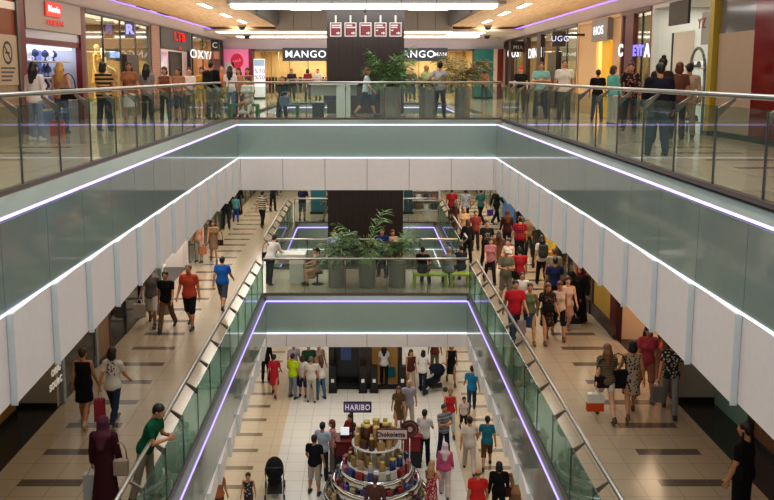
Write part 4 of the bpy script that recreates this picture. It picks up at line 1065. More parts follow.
pan('wall_panel', 'mustard yellow wall panel at the left edge of the lower walkway', 'wall panel', -7.25, 9, 16.6, [('panel', pbr('#8a6a1c', .5), 0, 1, .0, 3.4, 0, .2), ('skirting', M_dark, 0, 1, 0, .12, -.02, 0)])
r = empty('wall_panel', (-6.9, p17, Z1+.012), 'pale return wall beside the shop window with the two white words', 'wall panel'); MB().box(-.75, .38, 0, .15, 0, 3.4).build('panel', pbr('#a89c8c', .6), r); MB().box(-.75, .38, -.02, 0, 0, .1).build('skirting', M_dark, r)
M_shopdark = pbr('#3a2a1e', .5)
sx = XA
def lowshop(d, y0, y1, label, wall, **k): return shop(d, y0, y1, label, wall, z=Z1+.012, top=H1, X=abs(XA) if d < 0 else XB, **k)
r, c = lowshop(-1, p17+.2, p17+2.6, 'shop window with two rows of white words on dark glass, lower left', '#4c3b2c', fr='#8f9a9c', head=.1, light=40, mull=1)
MB().box(.0, .02, -1.05, 1.1, .3, 2.6).build('dark_film', pbr('#2e2a26', .2), r)
for s, u, v in (('ORIG', 54, 371), ('SOURCE', 55, 383)):
    q = onx(u+1.5, v, XA+.03); sidetext('lettering', s, .2, pbr('#d9d4c8', .5, emit='#d9d4c8', estr=.35), r, -1, q.y-c-.0, q.z-Z1, off=.04, bold=.006)
pan('wood_pillar', 'light brown wooden pillar right of the two white words', 'pillar', XA, p17+2.6, p17+3.5, [('shaft', woodmat('pillar wood', '#6a4a32', '#94714e', 2), 0, 1, .1, 3.4, -.05, .3), ('base', M_dark, 0, 1, 0, .1, -.07, .3)])
y0 = p17+3.5
r, c = lowshop(-1, y0, y0+3.2, 'black shop window with red display on the lower left walkway', '#1c1615', fr='#141212', head=.2, light=30, mull=2, lcol=(1, .5, .4))
MB().box(-1.4, -1.3, -.2, 1.3, .3, 2.4).build('red_display', pbr('#8c2a20', .5, emit='#8c2a20', estr=.25), r)
y0 += 3.2
r, c = lowshop(-1, y0, y0+2.4, 'glazed shop with a wooden back wall on the lower left walkway', '#7d5c40', fr='#7e8b86', head=.1, light=60, mull=2); y0 += 2.4
r, c = lowshop(-1, y0, y0+4.0, 'bright white shop with red goods on the lower left walkway', '#efe8e2', fr='#d9d4cc', head=.1, light=70, mull=1, pane=False, lcol=(1, .95, .9)); yw0 = y0; y0 += 4.0
for k in range(5):
    garment('#c0302c' if k % 2 else '#e05a4a', (XA-.7, yw0+.6+k*.5, Z1+1.75), 'red garment hanging in the bright white shop on the left', 'red garments in the white shop', PI/2, .8)
r = empty('clothes_rack', (XA-.7, yw0+1.6, Z1+.012), 'steel clothes rack with red garments in the white shop', 'clothes rack', None, PI/2); MB().tube([(-1.3, 0, 0), (-1.3, 0, 1.9), (1.3, 0, 1.9), (1.3, 0, 0)], .02).build('frame', M_steel, r); MB().box(-1.3, 1.3, -.2, .2, .3, .34).build('shelf', M_white, r)
r, c = lowshop(-1, y0, y0+5.0, 'dark shop entrance with a wooden frame on the far left lower walkway', '#5a3c2a', fr='#3a2018', head=.1, light=70, mull=2); y0 += 5.0
r, c = lowshop(-1, y0, 48, 'pale glazed shop at the far end of the left lower walkway', '#c9bba8', fr='#6b5d50', head=.1, light=260, mull=5)
# right
pr17 = onz(700, 403, Z1).y
pan('wall_panel', 'brown wooden wall panel at the right edge behind the person in black', 'wall panel', 7.55, 10, onx(754, 430, 7.55).y, [('panel', woodmat('panel wood', '#5a3a24', '#8a6242', 2), 0, 1, 0, 3.4, 0, .2), ('skirting', M_dark, 0, 1, 0, .1, -.02, 0)])
ya = onx(754, 430, 7.55).y
pan('door_portal', 'teal glass door in a dark frame on the right lower walkway', 'door', 7.55, ya, pr17-.05, [('glass_panel', pbr('#7fa39b', .08, spec=.6), .12, 1, 0, 3.3, .02, .06), ('frame', pbr('#2d1c15', .4), 0, .12, 0, 3.4, -.03, .1), ('handle', M_steel, .2, .23, .9, 1.4, -.04, 0)])
r = empty('wall_panel', (7.2, pr17, Z1+.012), 'pale return wall behind the teal glass door on the right', 'wall panel'); MB().box(-.42, .8, 0, .15, 0, 3.4).build('panel', pbr('#a79c90', .6), r); MB().box(-.42, .8, -.02, 0, 0, .12).build('skirting', M_dark, r)
r, c = lowshop(1, pr17+.2, pr17+4.4, 'shop with warm orange figure posters behind the strollers on the right', '#d9c4aa', fr='#3a1a16', head=.1, light=150, pane=False, lcol=(1, .75, .5))
for k, (f, col, col2) in enumerate(((.45, '#e08a4a', '#f4d2b0'), (.72, '#a82a24', '#d8503a'), (.2, '#b8753c', '#8a4a2a'))):
    yy = pr17+.2+4.2*f; m_, nt, b_, tc, sp = newmat('poster print'); vo = nt.nodes.new('ShaderNodeTexNoise'); vo.inputs['Scale'].default_value = 3
    nt.links.new(tc.outputs['Object'], vo.inputs['Vector']); cc = mixc(nt, vo.outputs['Fac'], col, col2); nt.links.new(cc, b_.inputs['Base Color']); nt.links.new(cc, b_.inputs['Emission Color']); b_.inputs['Emission Strength'].default_value = .35
    o = MB().box(0, .04, -.55, .55, 0, 2.3).build('poster_stand', m_); o.location = (XB+.9, yy, Z1+.012); tag(o, ('orange figure poster standing inside the right shop', 'dark red poster standing deepest in the right shop', 'brown poster nearest inside the right shop')[k], 'poster')
y0 = pr17+4.4
pan('red_pillar', 'dark red pillar beside the amber panel on the right lower walkway', 'pillar', XB, y0, y0+.45, [('shaft', pbr('#5a1c16', .4), 0, 1, .1, 3.4, -.06, .3), ('base', M_dark, 0, 1, 0, .1, -.08, .3)]); y0 += .45
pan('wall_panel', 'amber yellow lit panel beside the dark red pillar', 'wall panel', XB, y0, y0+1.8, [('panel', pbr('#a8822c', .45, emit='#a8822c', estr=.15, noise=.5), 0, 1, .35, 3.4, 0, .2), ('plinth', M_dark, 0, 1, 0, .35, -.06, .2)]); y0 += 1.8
r, c = lowshop(1, y0, y0+4.6, 'brown shop window with a low dark base on the right lower walkway', '#7a5632', fr='#4e4238', head=.1, light=90, mull=3); MB().box(-.1, .1, -2.2, 2.2, 0, .4).build('base', M_dark, r); MB().box(.8, 1.0, -1.5, 1.5, .4, 1.1).build('lit_counter', pbr('#e0a868', .5, emit='#e0a868', estr=.6), r); y0 += 4.6
r, c = lowshop(1, y0, y0+4.2, 'open shop with yellow clothes behind the crowd on the right', '#e8bd62', fr='#6a4a2c', head=.1, light=260, pane=False, lcol=(1, .78, .4)); yy0 = y0; y0 += 4.2
for k in range(6):
    garment(('#e8b420', '#f0c63c', '#d9c84a')[k % 3], (XB+.25, yy0+.5+k*.6, Z1+1.85), 'yellow garment hanging at the front of the right shop', 'yellow garments on the right', PI/2+.5, 1.1, 1.15)
r = empty('clothes_rack', (XB+.25, yy0+2, Z1+.012), 'tall rail of yellow garments at the front of the right shop', 'clothes rack', None, PI/2); MB().tube([(-1.8, 0, 0), (-1.8, 0, 2.06), (1.8, 0, 2.06), (1.8, 0, 0)], .02).build('frame', M_steel, r); MB().box(-1.8, 1.8, -.2, .2, 0, .05).build('base', M_steel, r)
r, c = lowshop(1, y0, y0+3.6, 'dark brown shop unit beyond the yellow clothes', '#4a3424', fr='#2c1e18', head=.1, light=50, mull=2); y0 += 3.6
r, c = lowshop(1, y0, y0+3.6, 'shop with a blue front near the far end of the right lower walkway', '#3f6a9c', fr='#2f5a8c', head=1.6, headmat=pbr('#3a6494', .5), light=90, mull=1); MB().box(-.1, .0, -1.6, 1.6, 0, 1.3).build('blue_panel', pbr('#4a74a4', .5), r); y0 += 3.6
r, c = lowshop(1, y0, 48.5, 'pale far shop at the end of the right lower walkway', '#d8cbb8', fr='#8a7c6c', head=.1, light=300, mull=4)
# far wall, middle and lowest level
for z, nm in ((Z1, 'middle'), (Z0, 'lowest')):
    r = empty('shopfront', (0, 50, z), 'far pale glazed shopfront on the %s level' % nm, 'shop', 'shop units')
    m = MB(); m.box(-9, 9, 2, 2.1, 0, 3.4); m.build('interior_wall', pbr('#b9ab98', .7), r); m = MB()
    for i in range(10): m.box(-9+i*2-.05, -9+i*2+.05, -.05, .05, 0, 3.4)
    m.build('mullion', M_mull, r); MB().box(-9, 9, -.06, .06, 2.9, 3.4).build('sign_board', pbr('#5c5650', .5), r); MB().box(-9, 9, -.01, .01, 0, 2.9).build('glass_pane', M_shopg, r)
    area('shop_light', (0, 51, z+3.3), 14, 1.6, 260, (1, .92, .82))
y_ = 42.0
for lab, u0, u1, v0, v1, col in (('teal advertising stand beyond the dark tower on the far middle level', 311, 326, 193, 214, '#2f6f7c'), ('dark teal stand right of the dark tower on the far middle level', 404, 412, 190, 222, '#274a4e')):
    a_, b_ = ony(u0, v0, y_), ony(u1, v1, y_); r = empty('advert_stand', ((a_.x+b_.x)/2, y_, Z1), lab, 'advertising stand')
    hw = (b_.x-a_.x)/2; h_ = max(a_.z-Z1, 1.9); MB().box(-hw, hw, -.1, .1, .12, h_).build('panel', pbr(col, .4, noise=.4, emit=col, estr=.2), r); MB().box(-hw-.05, hw+.05, -.2, .2, 0, .12).build('base', M_dark, r)
for i, (u, v) in enumerate(((418, 215), (420, 205))): pass
r = empty('display_shelves', (ony(422, 210, 42.5).x, 42.5, Z1), 'white display shelves with dark goods beyond the far railing', 'shelving')
m = MB(); m.box(-.9, -.84, -.2, .2, 0, 1.7).box(.84, .9, -.2, .2, 0, 1.7)
for k in range(4): m.box(-.9, .9, -.2, .2, .1+k*.5, .15+k*.5)
m.build('carcass', M_white, r); MB().box(-.84, .84, .15, .2, .1, 1.7).build('back_panel', pbr('#cfcac2', .6), r)
bx_ = None
for k in range(3):
    for q in range(4):
        o = MB().box(-.13, .13, -.12, .12, 0, .28, .02).build('goods_box', pbr(('#3a3632', '#8a5a3a', '#d8d2c8')[(k+q) % 3], .6)) ; o.location = (r.location.x-.6+q*.4, 42.42, Z1+.15+k*.5)
        tag(o, 'box of goods on the %s of the white shelves beyond the far railing' % ('lowest shelf', 'middle shelf', 'upper shelf')[k], 'box', 'goods on the white far shelves, row %s' % ('one', 'two', 'three')[k])
# lowest level side walls
for d in (-1, 1):
    r = empty('shopfront', (d*9.2, 24, Z0), 'row of shop glazing along the %s side of the lowest level' % ('left' if d < 0 else 'right'), 'shop', 'shop units')
    MB().box(d*2, d*2.1, -20, 24, 0, 3.2).build('interior_wall', pbr('#bfae98', .7), r); MB().box(-.01, .01, -20, 24, 0, 2.8).build('glass_pane', M_shopg, r); MB().box(-.08, .08, -20, 24, 2.8, 3.25).build('sign_board', pbr('#4a4038', .5), r)
    area('shop_light', (d*10.2, 24, Z0+3.1), 1.2, 40, 300, (1, .85, .65))
# ================================================================ furniture, plants, stall
# ---- potted palms
def leafmat(c1, c2):
    m, nt, b, tc, sp = newmat('leaf'); nz = nt.nodes.new('ShaderNodeTexNoise'); nz.inputs['Scale'].default_value = 11; nz.inputs['Detail'].default_value = 4
    nt.links.new(tc.outputs['Object'], nz.inputs['Vector']); rp = nt.nodes.new('ShaderNodeValToRGB'); rp.color_ramp.elements[0].position = .38; rp.color_ramp.elements[1].position = .64
    rp.color_ramp.elements[0].color = srgb(c1); rp.color_ramp.elements[1].color = srgb(c2); nt.links.new(nz.outputs['Fac'], rp.inputs[0]); nt.links.new(rp.outputs[0], b.inputs['Base Color']); b.inputs['Roughness'].default_value = .45; return m
M_leafs = [leafmat('#1f3d20', '#6f9a52'), leafmat('#33502f', '#8aa878'), leafmat('#3a3a1e', '#94884c')]
def palm(loc, label, seed, hp=.95, rp=.3, hl=1.2, nf=13, mat=0, group='potted palms', spread=.9, planter='cyl'):
    r = empty('potted_palm', loc, label, 'potted palm', group); rnd = random.Random(seed)
    MB().lathe([(rp*.96, 0), (rp, .02), (rp, hp-.03), (rp*1.02, hp), (rp*.93, hp), (rp*.92, hp-.06)], n=28, cap=False).build('planter', pbr('#a5a39c', .32, metal=.75, name='brushed planter'), r)
    MB().lathe([(rp*.92, hp-.06), (.01, hp-.05)], n=20).build('soil', pbr('#2d2119', .9), r)
    m = MB()
    for i in range(5):
        a = rnd.uniform(0, 6.28); q = rnd.uniform(.02, .1)
        m.tube([(q*math.cos(a), q*math.sin(a), hp-.08), (q*1.4*math.cos(a), q*1.4*math.sin(a), hp+.25*hl), (q*2*math.cos(a), q*2*math.sin(a), hp+.5*hl)], [.02, .016, .01], 6)
    m.build('stem', pbr('#6d7a3f', .6), r)
    m = MB()
    for i in range(nf):
        a = i*2.399+rnd.uniform(-.2, .2); L_ = hl*rnd.uniform(.75, 1.1); up = rnd.uniform(.35, 1.0); pts = []
        for t in range(9):
            f = t/8; rad = spread*L_*(f*(1-.25*up))*.8; z = hp+.12*hl+L_*(up*1.1*f-(.35+.6*(1-up))*f*f)
            pts.append(Vector((rad*math.cos(a), rad*math.sin(a), max(z, hp*.45))))
        m.tube(pts, [.011-.001*k for k in range(9)], 5)
        for t in range(2, 9):
            for sub in (0, .5):
                if t == 8 and sub: continue
                f = t+sub; p0 = pts[t] if not sub else pts[t].lerp(pts[t+1], sub)
                d = (pts[min(t+1, 8)]-pts[t-1]).normalized(); sd = d.cross(Vector((0, 0, 1))).normalized()
                ll = .34*hl**.6*math.sin(PI*min((f-1)/8.4, 1))**.6+.06
                for s in (1, -1):
                    q = (d*rnd.uniform(.6, 1.1)+sd*s*.8+Vector((0, 0, rnd.uniform(-.75, .15)))).normalized(); w = d*.014
                    m._f([m.bm.verts.new(x) for x in (p0-w, p0+q*ll*.5-w*1.3+Vector((0, 0, .02)), p0+q*ll+Vector((0, 0, -.09*ll)), p0+q*ll*.5+w*1.3+Vector((0, 0, .02)), p0+w)])
    m.build('fronds', M_leafs[mat], r)
    return r
def gp(u, v, z): return onz(u, v, z)
def at_y(u, y, z, v=74): p = ony(u, v, y); return Vector((p.x, y, z))
palm(at_y(390.5, 27.2, Z2), 'dense green palm in a steel planter in front of the dark tower, upper level', 1, .98, .33, 1.45, 34, 0, spread=.85)
palm(at_y(428, 27.3, Z2), 'palm with few fronds in a steel planter, middle of three on the upper level', 2, .98, .28, .55, 7, 2)
palm(at_y(463, 27.3, Z2), 'brownish palm in a steel planter, rightmost of three on the upper level', 3, .98, .26, 1.2, 30, 2, spread=1.2)
yb = 27.25
for u, lab, sd, hl, nf, mt in ((337, 'bushy grey-green palm in a steel planter, leftmost on the lower bridge', 4, 1.1, 20, 1), (367, 'tallest palm in a steel planter, middle of three on the lower bridge', 5, 1.65, 12, 0), (397, 'bushy palm in a steel planter, rightmost of three on the lower bridge', 6, 1.15, 20, 1)):
    palm(Vector((ony(u, 280, yb).x, yb, Z1)), lab, sd, .95, .29, hl, nf, mt, spread=.95)
# ---- benches
def bench(loc, w, col, label, rz=0, h=.45, d=.42):
    r = empty('bench', loc, label, 'bench', 'coloured benches', rz); M = pbr(col, .4)
    MB().box(-w/2, w/2, -d/2, d/2, h-.07, h, .01).build('seat', M, r)
    for s in (-1, 1): MB().box(s*w/2-(.09 if s > 0 else 0), s*w/2+(.09 if s < 0 else 0), -d/2, d/2, 0, h-.07).build('leg', M, r)
    return r
def span(u0, u1, v, y): a, b = ony(u0, v, y), ony(u1, v, y); return (a.x+b.x)/2, b.x-a.x
x, w = span(229, 259, 110, 26.8); bench((x, 26.8, Z2), w, '#2f7a45', 'green bench on the upper level under the seated person in white')
x, w = span(279, 299, 110, 26.8); bench((x, 26.8, Z2), w, '#2f7a45', 'green bench on the upper level under the seated person in black')
x, w = span(413, 447, 285, 27.3); bench((x, 27.3, Z1), w, '#a4b52c', 'lime green bench on the lower bridge behind the seated person in black')
x, w = span(449, 470, 285, 27.3); bench((x, 27.3, Z1), w-.05, '#a4b52c', 'lime green bench end at the right corner of the lower bridge')
# ---- desks
def desk(loc, w, label, h=1.05, d=.6, leg=.75, col='#d8dcd4', fr=.45):
    r = empty('reception_desk', loc, label, 'desk', 'white desks'); M = pbr(col, .4)
    MB().box(-w/2, w/2, -d/2, d/2, h-.09, h, .01).build('top', M, r)
    MB().box(-w/2+w*fr, -w/2+w*fr+leg, -d/2+.05, d/2-.05, 0, h-.09).build('pedestal', M, r)
    MB().box(-w/2+.05, w/2-.05, d/2-.12, d/2-.06, h-.45, h-.09).build('modesty_panel', pbr('#c3c8c4', .4), r)
    return r
x, w = span(309, 358, 90, 27.6); desk((x, 27.6, Z2), w, 'white desk in front of the dark tower on the upper level', 1.14, .6, .46, fr=.56)
x, w = span(277, 306, 262, 27.9); desk((x, 27.9, Z1), w, 'white desk at the left end of the lower bridge', 1.02, .7, .5)
# dark chairs behind the desk, upper level
for i, u in enumerate((330, 349, 375, 382)):
    p = at_y(u, 28.7, Z2); r = empty('office_chair', p, 'dark navy chair behind the white upper desk, %s of four' % ('leftmost', 'second from left', 'third from left', 'rightmost')[i], 'chair', 'dark chairs behind the upper desk')
    M = pbr('#1d2138', .6); MB().box(-.24, .24, -.22, .22, .43, .5, .02).build('seat', M, r); MB().box(-.24, .24, .18, .24, .5, 1.0, .02).build('backrest', M, r)
    for sx in (-1, 1):
        for sy in (-1, 1): MB().tube([(sx*.2, sy*.18, .43), (sx*.23, sy*.22, 0)], .016, 6).build('leg', M_darksteel, r)
p = at_y(411.5, 27.6, Z2)
r = empty('waste_bin', at_y(318, 26.7, Z2), 'dark box with white lid left of the white upper desk', 'bin'); MB().box(-.18, .18, -.18, .18, 0, .5, .01).build('body', M_dark, r); MB().box(-.19, .19, -.19, .19, .5, .53).build('lid', M_white, r)
# ---- pushchairs
def stroller(loc, rz, label, col='#17181c', sc=1.0):
    r = empty('pushchair', loc, label, 'pushchair', 'pushchairs', math.radians(rz)); r.scale = (sc,)*3; M = cloth(col)
    V, Fq = sdf_mesh([('e', (0, .02, .46), (.2, .27, .09), I3, 0), ('c', (0, .16, .5), (0, .3, .92), .14, .13, .06), ('c', (0, -.24, .42), (0, -.36, .24), .12, .1, .05)], .03)
    link('seat', np_mesh('seat', V, Fq, [M]), r)
    V, Fq = sdf_mesh([('e', (0, .14, .84), (.25, .36, .3), I3, 0), ('s', (0, -.08, .68), (.21, .36, .3), I3, 0), ('s', (0, .1, .5), (.4, .6, .14), I3, 0)], .028)
    link('canopy', np_mesh('canopy', V, Fq, [M]), r)
    m = MB()
    for s in (-1, 1):
        m.tube([(s*.24, -.42, .1), (s*.24, .1, .5), (s*.24, .5, 1.02)], .014, 6); m.tube([(s*.24, .42, .1), (s*.24, .0, .46)], .014, 6)
    m.build('frame', M_darksteel, r); MB().tube([(-.24, .5, 1.02), (-.2, .53, 1.05), (.2, .53, 1.05), (.24, .5, 1.02)], .018, 6).build('handle', M_black, r)
    MB().box(-.2, .2, -.15, .3, .18, .26).build('basket', pbr('#2a2c30', .8), r); MB().box(-.2, .2, -.45, -.36, .1, .16).build('footrest', M_black, r)
    for s in (-1, 1):
        for y_ in (-.42, .42):
            m = MB(); prof = [(.04, -.02), (.1, -.022), (.105, 0), (.1, .022), (.04, .02)]
            rings = [[m.bm.verts.new((s*.26+x_, y_+q*math.cos(t*PI/8), .105+q*math.sin(t*PI/8))) for t in range(16)] for q, x_ in prof]
            for i in range(4):
                for t in range(16): m._f((rings[i][t], rings[i][(t+1) % 16], rings[i+1][(t+1) % 16], rings[i+1][t]))
            m._f(rings[0][::-1]); m._f(rings[-1]); m.build('wheel', pbr('#3b3d40', .6), r)
    return r
stroller(gp(275, 495, Z0), 185, 'black empty pushchair standing alone left of the sweet stall', sc=1.05)
stroller(gp(433, 391, Z0), -70, 'dark pushchair beside the person in white right of the dark tower', '#20263a', .95)
# ---- bags
def handbag(loc, col, label, group='handbags', rz=0, w=.3, h=.22, strap=.35, d=.12):
    r = empty('handbag', Vector(loc)-Vector((0, 0, h/2)), label, 'handbag', group, math.radians(rz)); M = cloth(col)
    MB().box(-w/2, w/2, -d/2, d/2, 0, h, .03).build('pouch', M, r)
    if strap:
        pts = [(-w*.42, 0, h-.02)]+[(-w*.42*math.cos(t*PI/6), 0, h+strap*math.sin(t*PI/6)) for t in range(1, 6)]+[(w*.42, 0, h-.02)]
        MB().tube(pts, .012, 6).build('strap', M, r)
    return r
def shopping_bag(loc, col, label, rz=0, w=.32, h=.38, d=.13, top=None, group='carrier bags'):
    """loc = where the handles are held"""
    r = empty('shopping_bag', Vector(loc)-Vector((0, 0, h+.14)), label, 'shopping bag', group, math.radians(rz))
    m = MB(); m.prism([(-w/2, 0), (w/2, 0), (w*.47, h), (-w*.47, h)], 1, -d/2, d/2); m.build('bag_body', cloth(col), r)
    if top: MB().prism([(-w*.51, h*.5), (w*.51, h*.5), (w*.48, h+.01), (-w*.48, h+.01)], 1, -d*.52, d*.52).build('bag_top', cloth(top), r)
    m = MB()
    for s in (-1, 1): m.tube([(-w*.22, s*d*.4, h-.02), (-w*.15, s*d*.25, h+.1), (0, 0, h+.15), (w*.15, s*d*.25, h+.1), (w*.22, s*d*.4, h-.02)], .008, 5)
    m.build('handle', cloth('#ddd6cc'), r); return r
def backpack(info, col, label):
    b = info['back']; r = empty('backpack', b-Vector((0, 0, .2)), label, 'backpack', 'backpacks', math.radians(info['face']))
    MB().box(-.15, .15, -.02, .15, -.05, .38, .05).build('pack', cloth(col), r); MB().box(-.11, .11, .13, .19, .0, .18, .03).build('pocket', cloth(col), r); return r
# ---- round sweet stall on the lowest floor
KC = onz(376, 474, Z0+.9); KC.z = Z0
r = empty('sweet_stall', KC, 'round three-tier chrome sweet stall with glass bins on the lowest floor', 'market stall')
MB().lathe([(1.42, 0), (1.42, .06), (1.36, .07)], n=48, cap=False).build('base', pbr('#6a5a9c', .4, emit='#8a6aff', estr=.7), r)
tiers = [(1.46, .07, .48), (1.24, .48, .84), (1.02, .84, 1.16)]
for R_, z0, z1 in tiers:
    MB().lathe([(R_-.06, z0), (R_, z0+.03), (R_+.03, z0+.1), (R_+.03, z1-.1), (R_, z1-.02), (R_-.04, z1), (R_-.1, z1), (R_-.12, z1-.03)], n=56, cap=False).build('chrome_ring', M_chrome, r)
    mm, nt, b_, tc, sp = newmat('sweets'); vo = nt.nodes.new('ShaderNodeTexVoronoi'); vo.inputs['Scale'].default_value = 12; nt.links.new(tc.outputs['Object'], vo.inputs['Vector'])
    nt.links.new(mixc(nt, .45, vo.outputs['Color'], '#8a6a4a'), b_.inputs['Base Color'])
    o = MB().lathe([(R_-.28, z1-.1), (R_-.12, z1-.06)], n=56, cap=False).build('sweets_bed', mm, r); o['kind'] = 'stuff'
    m = MB()
    for k in range(18):
        a = k*PI/9; m.tube([((R_-.02)*math.cos(a), (R_-.02)*math.sin(a), z1-.01), ((R_-.26)*math.cos(a), (R_-.26)*math.sin(a), z1-.01)], .008, 4)
    m.build('divider', M_chrome, r)
MB().lathe([(.78, 1.0), (.78, 1.22), (.8, 1.24), (.8, 1.28), (.01, 1.28)], n=40, cap=False).build('counter_core', M_white, r)
m = MB()
for k in range(6):
    a = k*PI/3+.3; m.tube([(.62*math.cos(a), .62*math.sin(a), 1.28), (.62*math.cos(a), .62*math.sin(a), 1.84)], .02, 6)
m.lathe([(.6, 1.28), (.64, 1.28), (.64, 1.3), (.6, 1.3)], n=30, cap=False); m.build('support', M_chrome, r); MB().lathe([(.66, 1.82), (.68, 1.83), (.68, 1.86), (.01, 1.86)], n=40, cap=True).build('upper_shelf', pbr('#e6e4e0', .35), r)
def packet(kind, col, loc, label, group, rz=0):
    k_ = (kind, col)
    if k_ not in PKC:
        m = MB()
        if kind == 'jar': m.lathe([(.07, 0), (.075, .02), (.075, .2), (.05, .23), (.05, .25)], n=14); m.mi = 1; m.lathe([(.055, .25), (.055, .29), (.01, .3)], n=14)
        elif kind == 'tin': m.lathe([(.08, 0), (.08, .3)], n=14); m.mi = 1; m.lathe([(.083, .3), (.083, .33), (.02, .34)], n=14)
        elif kind == 'bag': m.prism([(-.09, 0), (.09, 0), (.1, .12), (.08, .24), (.09, .27), (-.09, .27), (-.08, .24), (-.1, .12)], 1, -.035, .035)
        else: m.box(-.1, .1, -.06, .06, 0, .2, .01)
        col = PCOL.get(col, col); PKC[k_] = m.build({'jar': 'sweet_jar', 'tin': 'sweet_tin', 'bag': 'sweet_packet', 'box': 'sweet_box'}[kind], [pbr(col, .35), pbr('#d8c070', .4)]); o = PKC[k_]
    else: o = PKC[k_].copy(); COL.objects.link(o)
    o.location = loc; o.rotation_euler = (0, 0, rz); return tag(o, label, {'jar': 'jar', 'tin': 'tin', 'bag': 'packet', 'box': 'box'}[kind], group)
PKC = {}; PCOL = {}
rnd = random.Random(21); cn = {'#c8302c': 'red', '#d8a838': 'golden', '#3a4a9c': 'blue', '#4a8a3c': 'green', '#e8dfd4': 'white', '#6a3a24': 'brown', '#c86aa0': 'pink', '#e8c8a0': 'cream'}; PCOL = {'#c8302c': '#8e2420', '#d8a838': '#b08a4a', '#3a4a9c': '#34407c', '#4a8a3c': '#50683c', '#e8dfd4': '#c9c0b4', '#6a3a24': '#54301e', '#c86aa0': '#a05a7c', '#e8c8a0': '#c0a07c'}
def put(n, rad, z, kinds, where, cols, a0=0, a1=2*PI, sc=1.0):
    for i in range(n):
        a = a0+(a1-a0)*i/n; kd = rnd.choice(kinds); col = rnd.choice(cols); nm = {'jar': 'sweet jar', 'tin': 'tall sweet tin', 'bag': 'sweet packet', 'box': 'sweet box'}[kd]
        rr = rad+rnd.uniform(-.02, .02)
        o = packet(kd, col, (KC.x+rr*math.cos(a), KC.y+rr*math.sin(a), KC.z+z), '%s %s on the %s of the round sweet stall' % (cn[col], nm, where), 'goods on the '+where, a+PI/2); q = rnd.uniform(.85, 1.25)*sc; o.scale = (min(q, 1.1), min(q, 1.1), q)
allc = list(cn)
put(18, .9, 1.105, ['box', 'bag'], 'top chrome ring', ['#c8302c', '#3a4a9c', '#e8dfd4', '#c86aa0', '#d8a838'])
put(14, .70, 1.285, ['tin', 'jar', 'bag'], 'white counter', allc)
put(9, .44, 1.285, ['tin', 'jar'], 'middle of the white counter', ['#e8c8a0', '#d8a838', '#6a3a24'])
put(14, .56, 1.865, ['bag', 'box', 'jar'], 'upper white shelf', ['#c8302c', '#e8c8a0', '#d8a838', '#e8dfd4', '#6a3a24'])
put(8, .36, 1.865, ['tin', 'jar'], 'middle of the upper shelf', ['#d8a838', '#e8c8a0', '#4a8a3c', '#6a3a24'], sc=1.7)
put(20, 1.12, .785, ['bag', 'box'], 'middle chrome ring', ['#6a3a24', '#c8302c', '#e8c8a0', '#3a4a9c', '#4a8a3c'], sc=.7)
put(24, 1.34, .425, ['bag', 'box'], 'lowest chrome ring', ['#6a3a24', '#d8a838', '#e8c8a0', '#4a8a3c'], sc=.7)
packet('tin', '#d8a838', (KC.x, KC.y, KC.z+1.865), 'golden sweet tin standing in the very centre of the upper shelf', None).scale = (1.2, 1.2, 2.0)
# signs of the stall
def board_at(u0, u1, v0, v1, y): a, b = ony(u0, v0, y), ony(u1, v1, y); return (a.x+b.x)/2, (a.z+b.z)/2, (b.x-a.x)/2, (a.z-b.z)/2
yh = KC.y+.55; x, z, hw, hh = board_at(343.5, 371.5, 401.5, 412.5, yh)
r = empty('stall_sign', (x, yh, Z0), 'purple sign board with white capital letters on a black pole', 'sign')
bz = z-Z0; MB().box(-hw, hw, -.03, .03, bz-hh, bz+hh, .02).build('board', pbr('#231a30', .4), r); MB().box(-hw+.03, hw-.03, -.036, -.028, bz-hh+.03, bz+hh-.03).build('inner_panel', pbr('#6a5288', .4), r)
text('lettering', 'HARIBO', .23, pbr('#f4f0fa', .4, emit='#f4f0fa', estr=.15), r, (0, -.05, bz), bold=.004, sx=.80)
px_ = ony(352.5, 420, yh).x-x; MB().tube([(px_, 0, 1.0), (px_, 0, bz-hh)], .025, 8).build('pole', M_black, r); MB().box(px_-.12, px_+.12, -.12, .12, .96, 1.0).build('foot', M_black, r)
MB().box(px_-.05, px_+.05, -.05, .05, 0, .96).build('post', M_black, r)
yk = KC.y-.82; x, z, hw, hh = board_at(376.5, 408, 428.5, 439.5, yk+.3)
r = empty('stall_sign', (x, yk+.3, Z0), 'pale pink sign board with a handwritten sweet name on the stall', 'sign'); bz = z-Z0
MB().box(-hw, hw, -.03, .03, bz-hh, bz+hh, .01).build('board', pbr('#5a1a22', .4), r); MB().box(-hw+.03, hw-.03, -.036, -.028, bz-hh+.03, bz+hh-.03).build('inner_panel', pbr('#dcc4c0', .5), r)
text('lettering', 'Chokoletta', .18, pbr('#2a1414', .5), r, (-.05, -.045, bz), bold=.004, sx=.86); 
for s in (-1, 1): MB().tube([(s*hw*.7, .02, 1.06), (s*hw*.7, .02, bz-hh)], .018, 6).build('support', M_chrome, r)
x2, z2, hw2, hh2 = board_at(401, 418.5, 420, 437.5, yk+.4)
r = empty('round_emblem', (x2, yk+.4, Z0), 'round brown emblem with a white ring beside the pink sign', 'emblem'); bz = z2-Z0; R2 = hw2
def disc(nm, R_, y0, y1, mat): MB().prism([(R_*math.cos(k*PI/16), bz+R_*math.sin(k*PI/16)) for k in range(32)], 1, y0, y1).build(nm, mat, r)
disc('rim', R2, -.02, .03, pbr('#3a1412', .4)); disc('ring', R2*.82, -.03, -.02, pbr('#8a6a64', .4)); disc('centre', R2*.74, -.04, -.03, pbr('#5a1a1a', .4)); disc('cup', R2*.3, -.05, -.04, pbr('#c8b0a4', .4))
MB().tube([(0, .01, .0), (0, .01, bz-R2)], .02, 6).build('pole', M_chrome, r)
